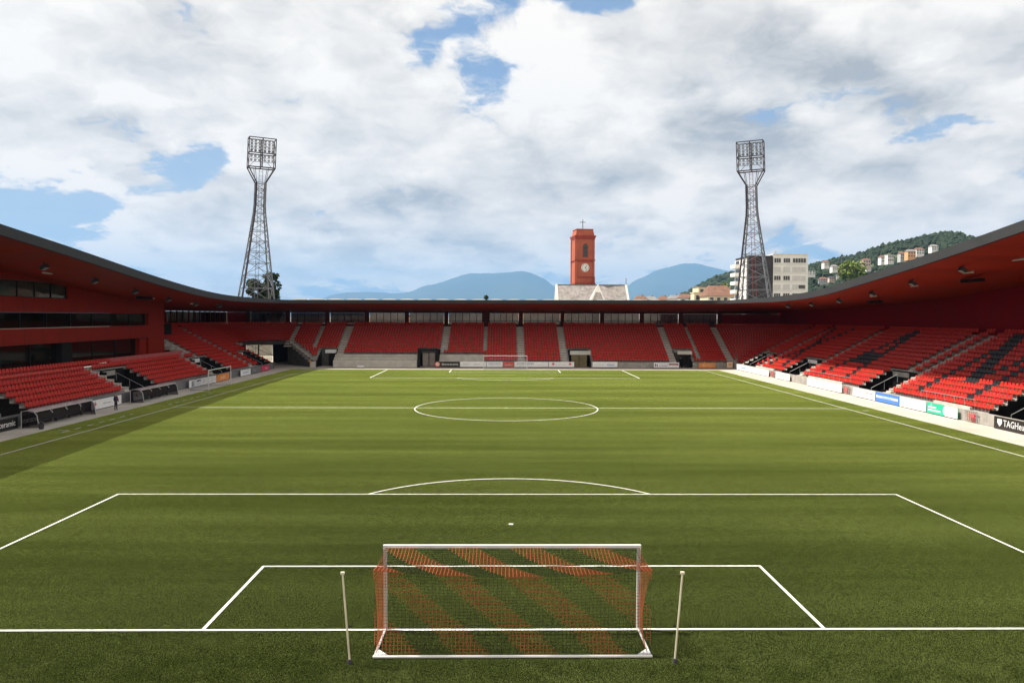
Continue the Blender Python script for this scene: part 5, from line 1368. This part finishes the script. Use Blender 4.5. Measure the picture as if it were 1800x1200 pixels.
def tree(label, x, y, z0, h, r, mat, seed, trunk=0.35, leaves=2600, size=0.5, name='tree'):
    """tapered trunk with limbs and a crown of leaf clumps spread through its volume"""
    q = np.random.RandomState(seed); t = thing(name, label, 'tree', (x, y, z0)); m = MB(); top = Vector((x, y, z0+h*0.75))
    m.bar((x, y, z0), top, trunk, 7, trunk*0.3); cl = []
    for k in range(9):
        a = 2*math.pi*k/9+q.rand(); b = Vector((x, y, z0+h*(0.3+0.4*q.rand()))); e = b+Vector((math.cos(a)*r*0.6, math.sin(a)*r*0.6, h*0.16)); m.bar(b, e, trunk*0.35, 5, trunk*0.1); cl.append((e, r*(0.35+0.25*q.rand())))
    m.build('trunk', 'bark', t)
    for k in range(14):
        a = q.rand()*2*math.pi; zz = 0.35+0.6*q.rand(); rr = r*(1-abs(zz-0.55)*1.3)*q.rand()**0.5
        cl.append((Vector((x+math.cos(a)*rr, y+math.sin(a)*rr, z0+h*zz)), r*(0.28+0.25*q.rand())))
    vs = []; fs = []
    for k in range(leaves):
        c, cr = cl[q.randint(len(cl))]; d = q.randn(3); d /= np.linalg.norm(d); p = np.array(c)+d*cr*q.rand()**0.4
        u = q.randn(3); u /= np.linalg.norm(u); w = np.cross(u, q.randn(3)); w /= np.linalg.norm(w); s = size*(0.6+0.8*q.rand())
        o = len(vs); vs += [tuple(p-u*s), tuple(p+w*s*0.6), tuple(p+u*s), tuple(p-w*s*0.6)]; fs.append((o, o+1, o+2, o+3))
    MB().add(vs, fs).build('crown', mat, t); return t
x, z = px(455, 497, 175); tree('dark conical tree behind the left mast, left of the pair', x-0.6, 175, 0, z+1.0, 2.6, 'leaf_dark', 1, size=0.45)
x, z = px(478, 490, 175); tree('taller dark tree behind the left mast, right of the pair', x, 175, 0, z+1.5, 3.0, 'leaf_dark', 2, size=0.45)
x, z = px(1277, 501, 290); tree('bright green tree between the cream building and the apartment block', x, 290, 0, z+1, 4.2, 'leaf_light', 3, size=0.6)
x, z = px(1498, 463, 700); tree('broad light green tree on the hillside below the houses', x, 700, z-18, 19, 12.5, 'leaf_light', 4, size=1.3, leaves=3200)
x, z = px(854, 519, 190); tree('tiny treetop peeping over the far roof edge', x, 190, 0, z+0.6, 1.2, 'leaf_dark', 5, size=0.3, leaves=1500)
for k, (u, v, Y) in enumerate(((1216, 511, 330), (1232, 499, 340))):
    x, z = px(u, v, Y); tree(('dark bush left of the cream building', 'dark tree peeping above the cream building')[k], x, Y, 0, z, 2.4, 'leaf_dark', 8+k, size=0.5, leaves=1200)
t = thing('street_lamp', 'tall thin lamp post on the hillside by the light green tree', 'street lamp', (0, 0, 0)); x, z = px(1481, 449, 600)
MB().bar((x, 600, z-14), (x, 600, z), 0.28, 6, 0.18).build('pole', 'mast_steel', t); MB().box(x-0.2, x+2.6, 599.8, 600.2, z-0.15, z+0.25).build('lamp_arm', 'galvanised', t)

# ------------------------------------------------------------------ haze between here and the mountains
hm = bpy.data.materials.new('haze'); hm.use_nodes = True; ht = NT(hm.node_tree); ht.n.clear()
ho = ht.node('ShaderNodeOutputMaterial'); pv = ht.node('ShaderNodeVolumePrincipled')
pv.inputs['Color'].default_value = (0.29, 0.58, 0.98, 1); pv.inputs['Density'].default_value = 0.0000385; pv.inputs['Anisotropy'].default_value = 0.1
ht.l.new(pv.outputs[0], ho.inputs['Volume']); MAT['haze'] = hm
hz = MB().box(-34000, 34000, -60, 40000, -2.0, 2400.0).build('haze', 'haze'); tag(hz, 'pale blue haze in front of the mountains', 'haze', kind='stuff')

# lettering becomes plain mesh so that each word is a piece of its own
dg = bpy.context.evaluated_depsgraph_get()
for o in [o for o in bpy.data.objects if o.type == 'FONT']:
    me = bpy.data.meshes.new_from_object(o.evaluated_get(dg)); n = bpy.data.objects.new('lettering', me); col.objects.link(n)
    n.parent = o.parent; n.matrix_parent_inverse = o.matrix_parent_inverse.copy(); n.matrix_basis = o.matrix_basis.copy(); bpy.data.objects.remove(o)
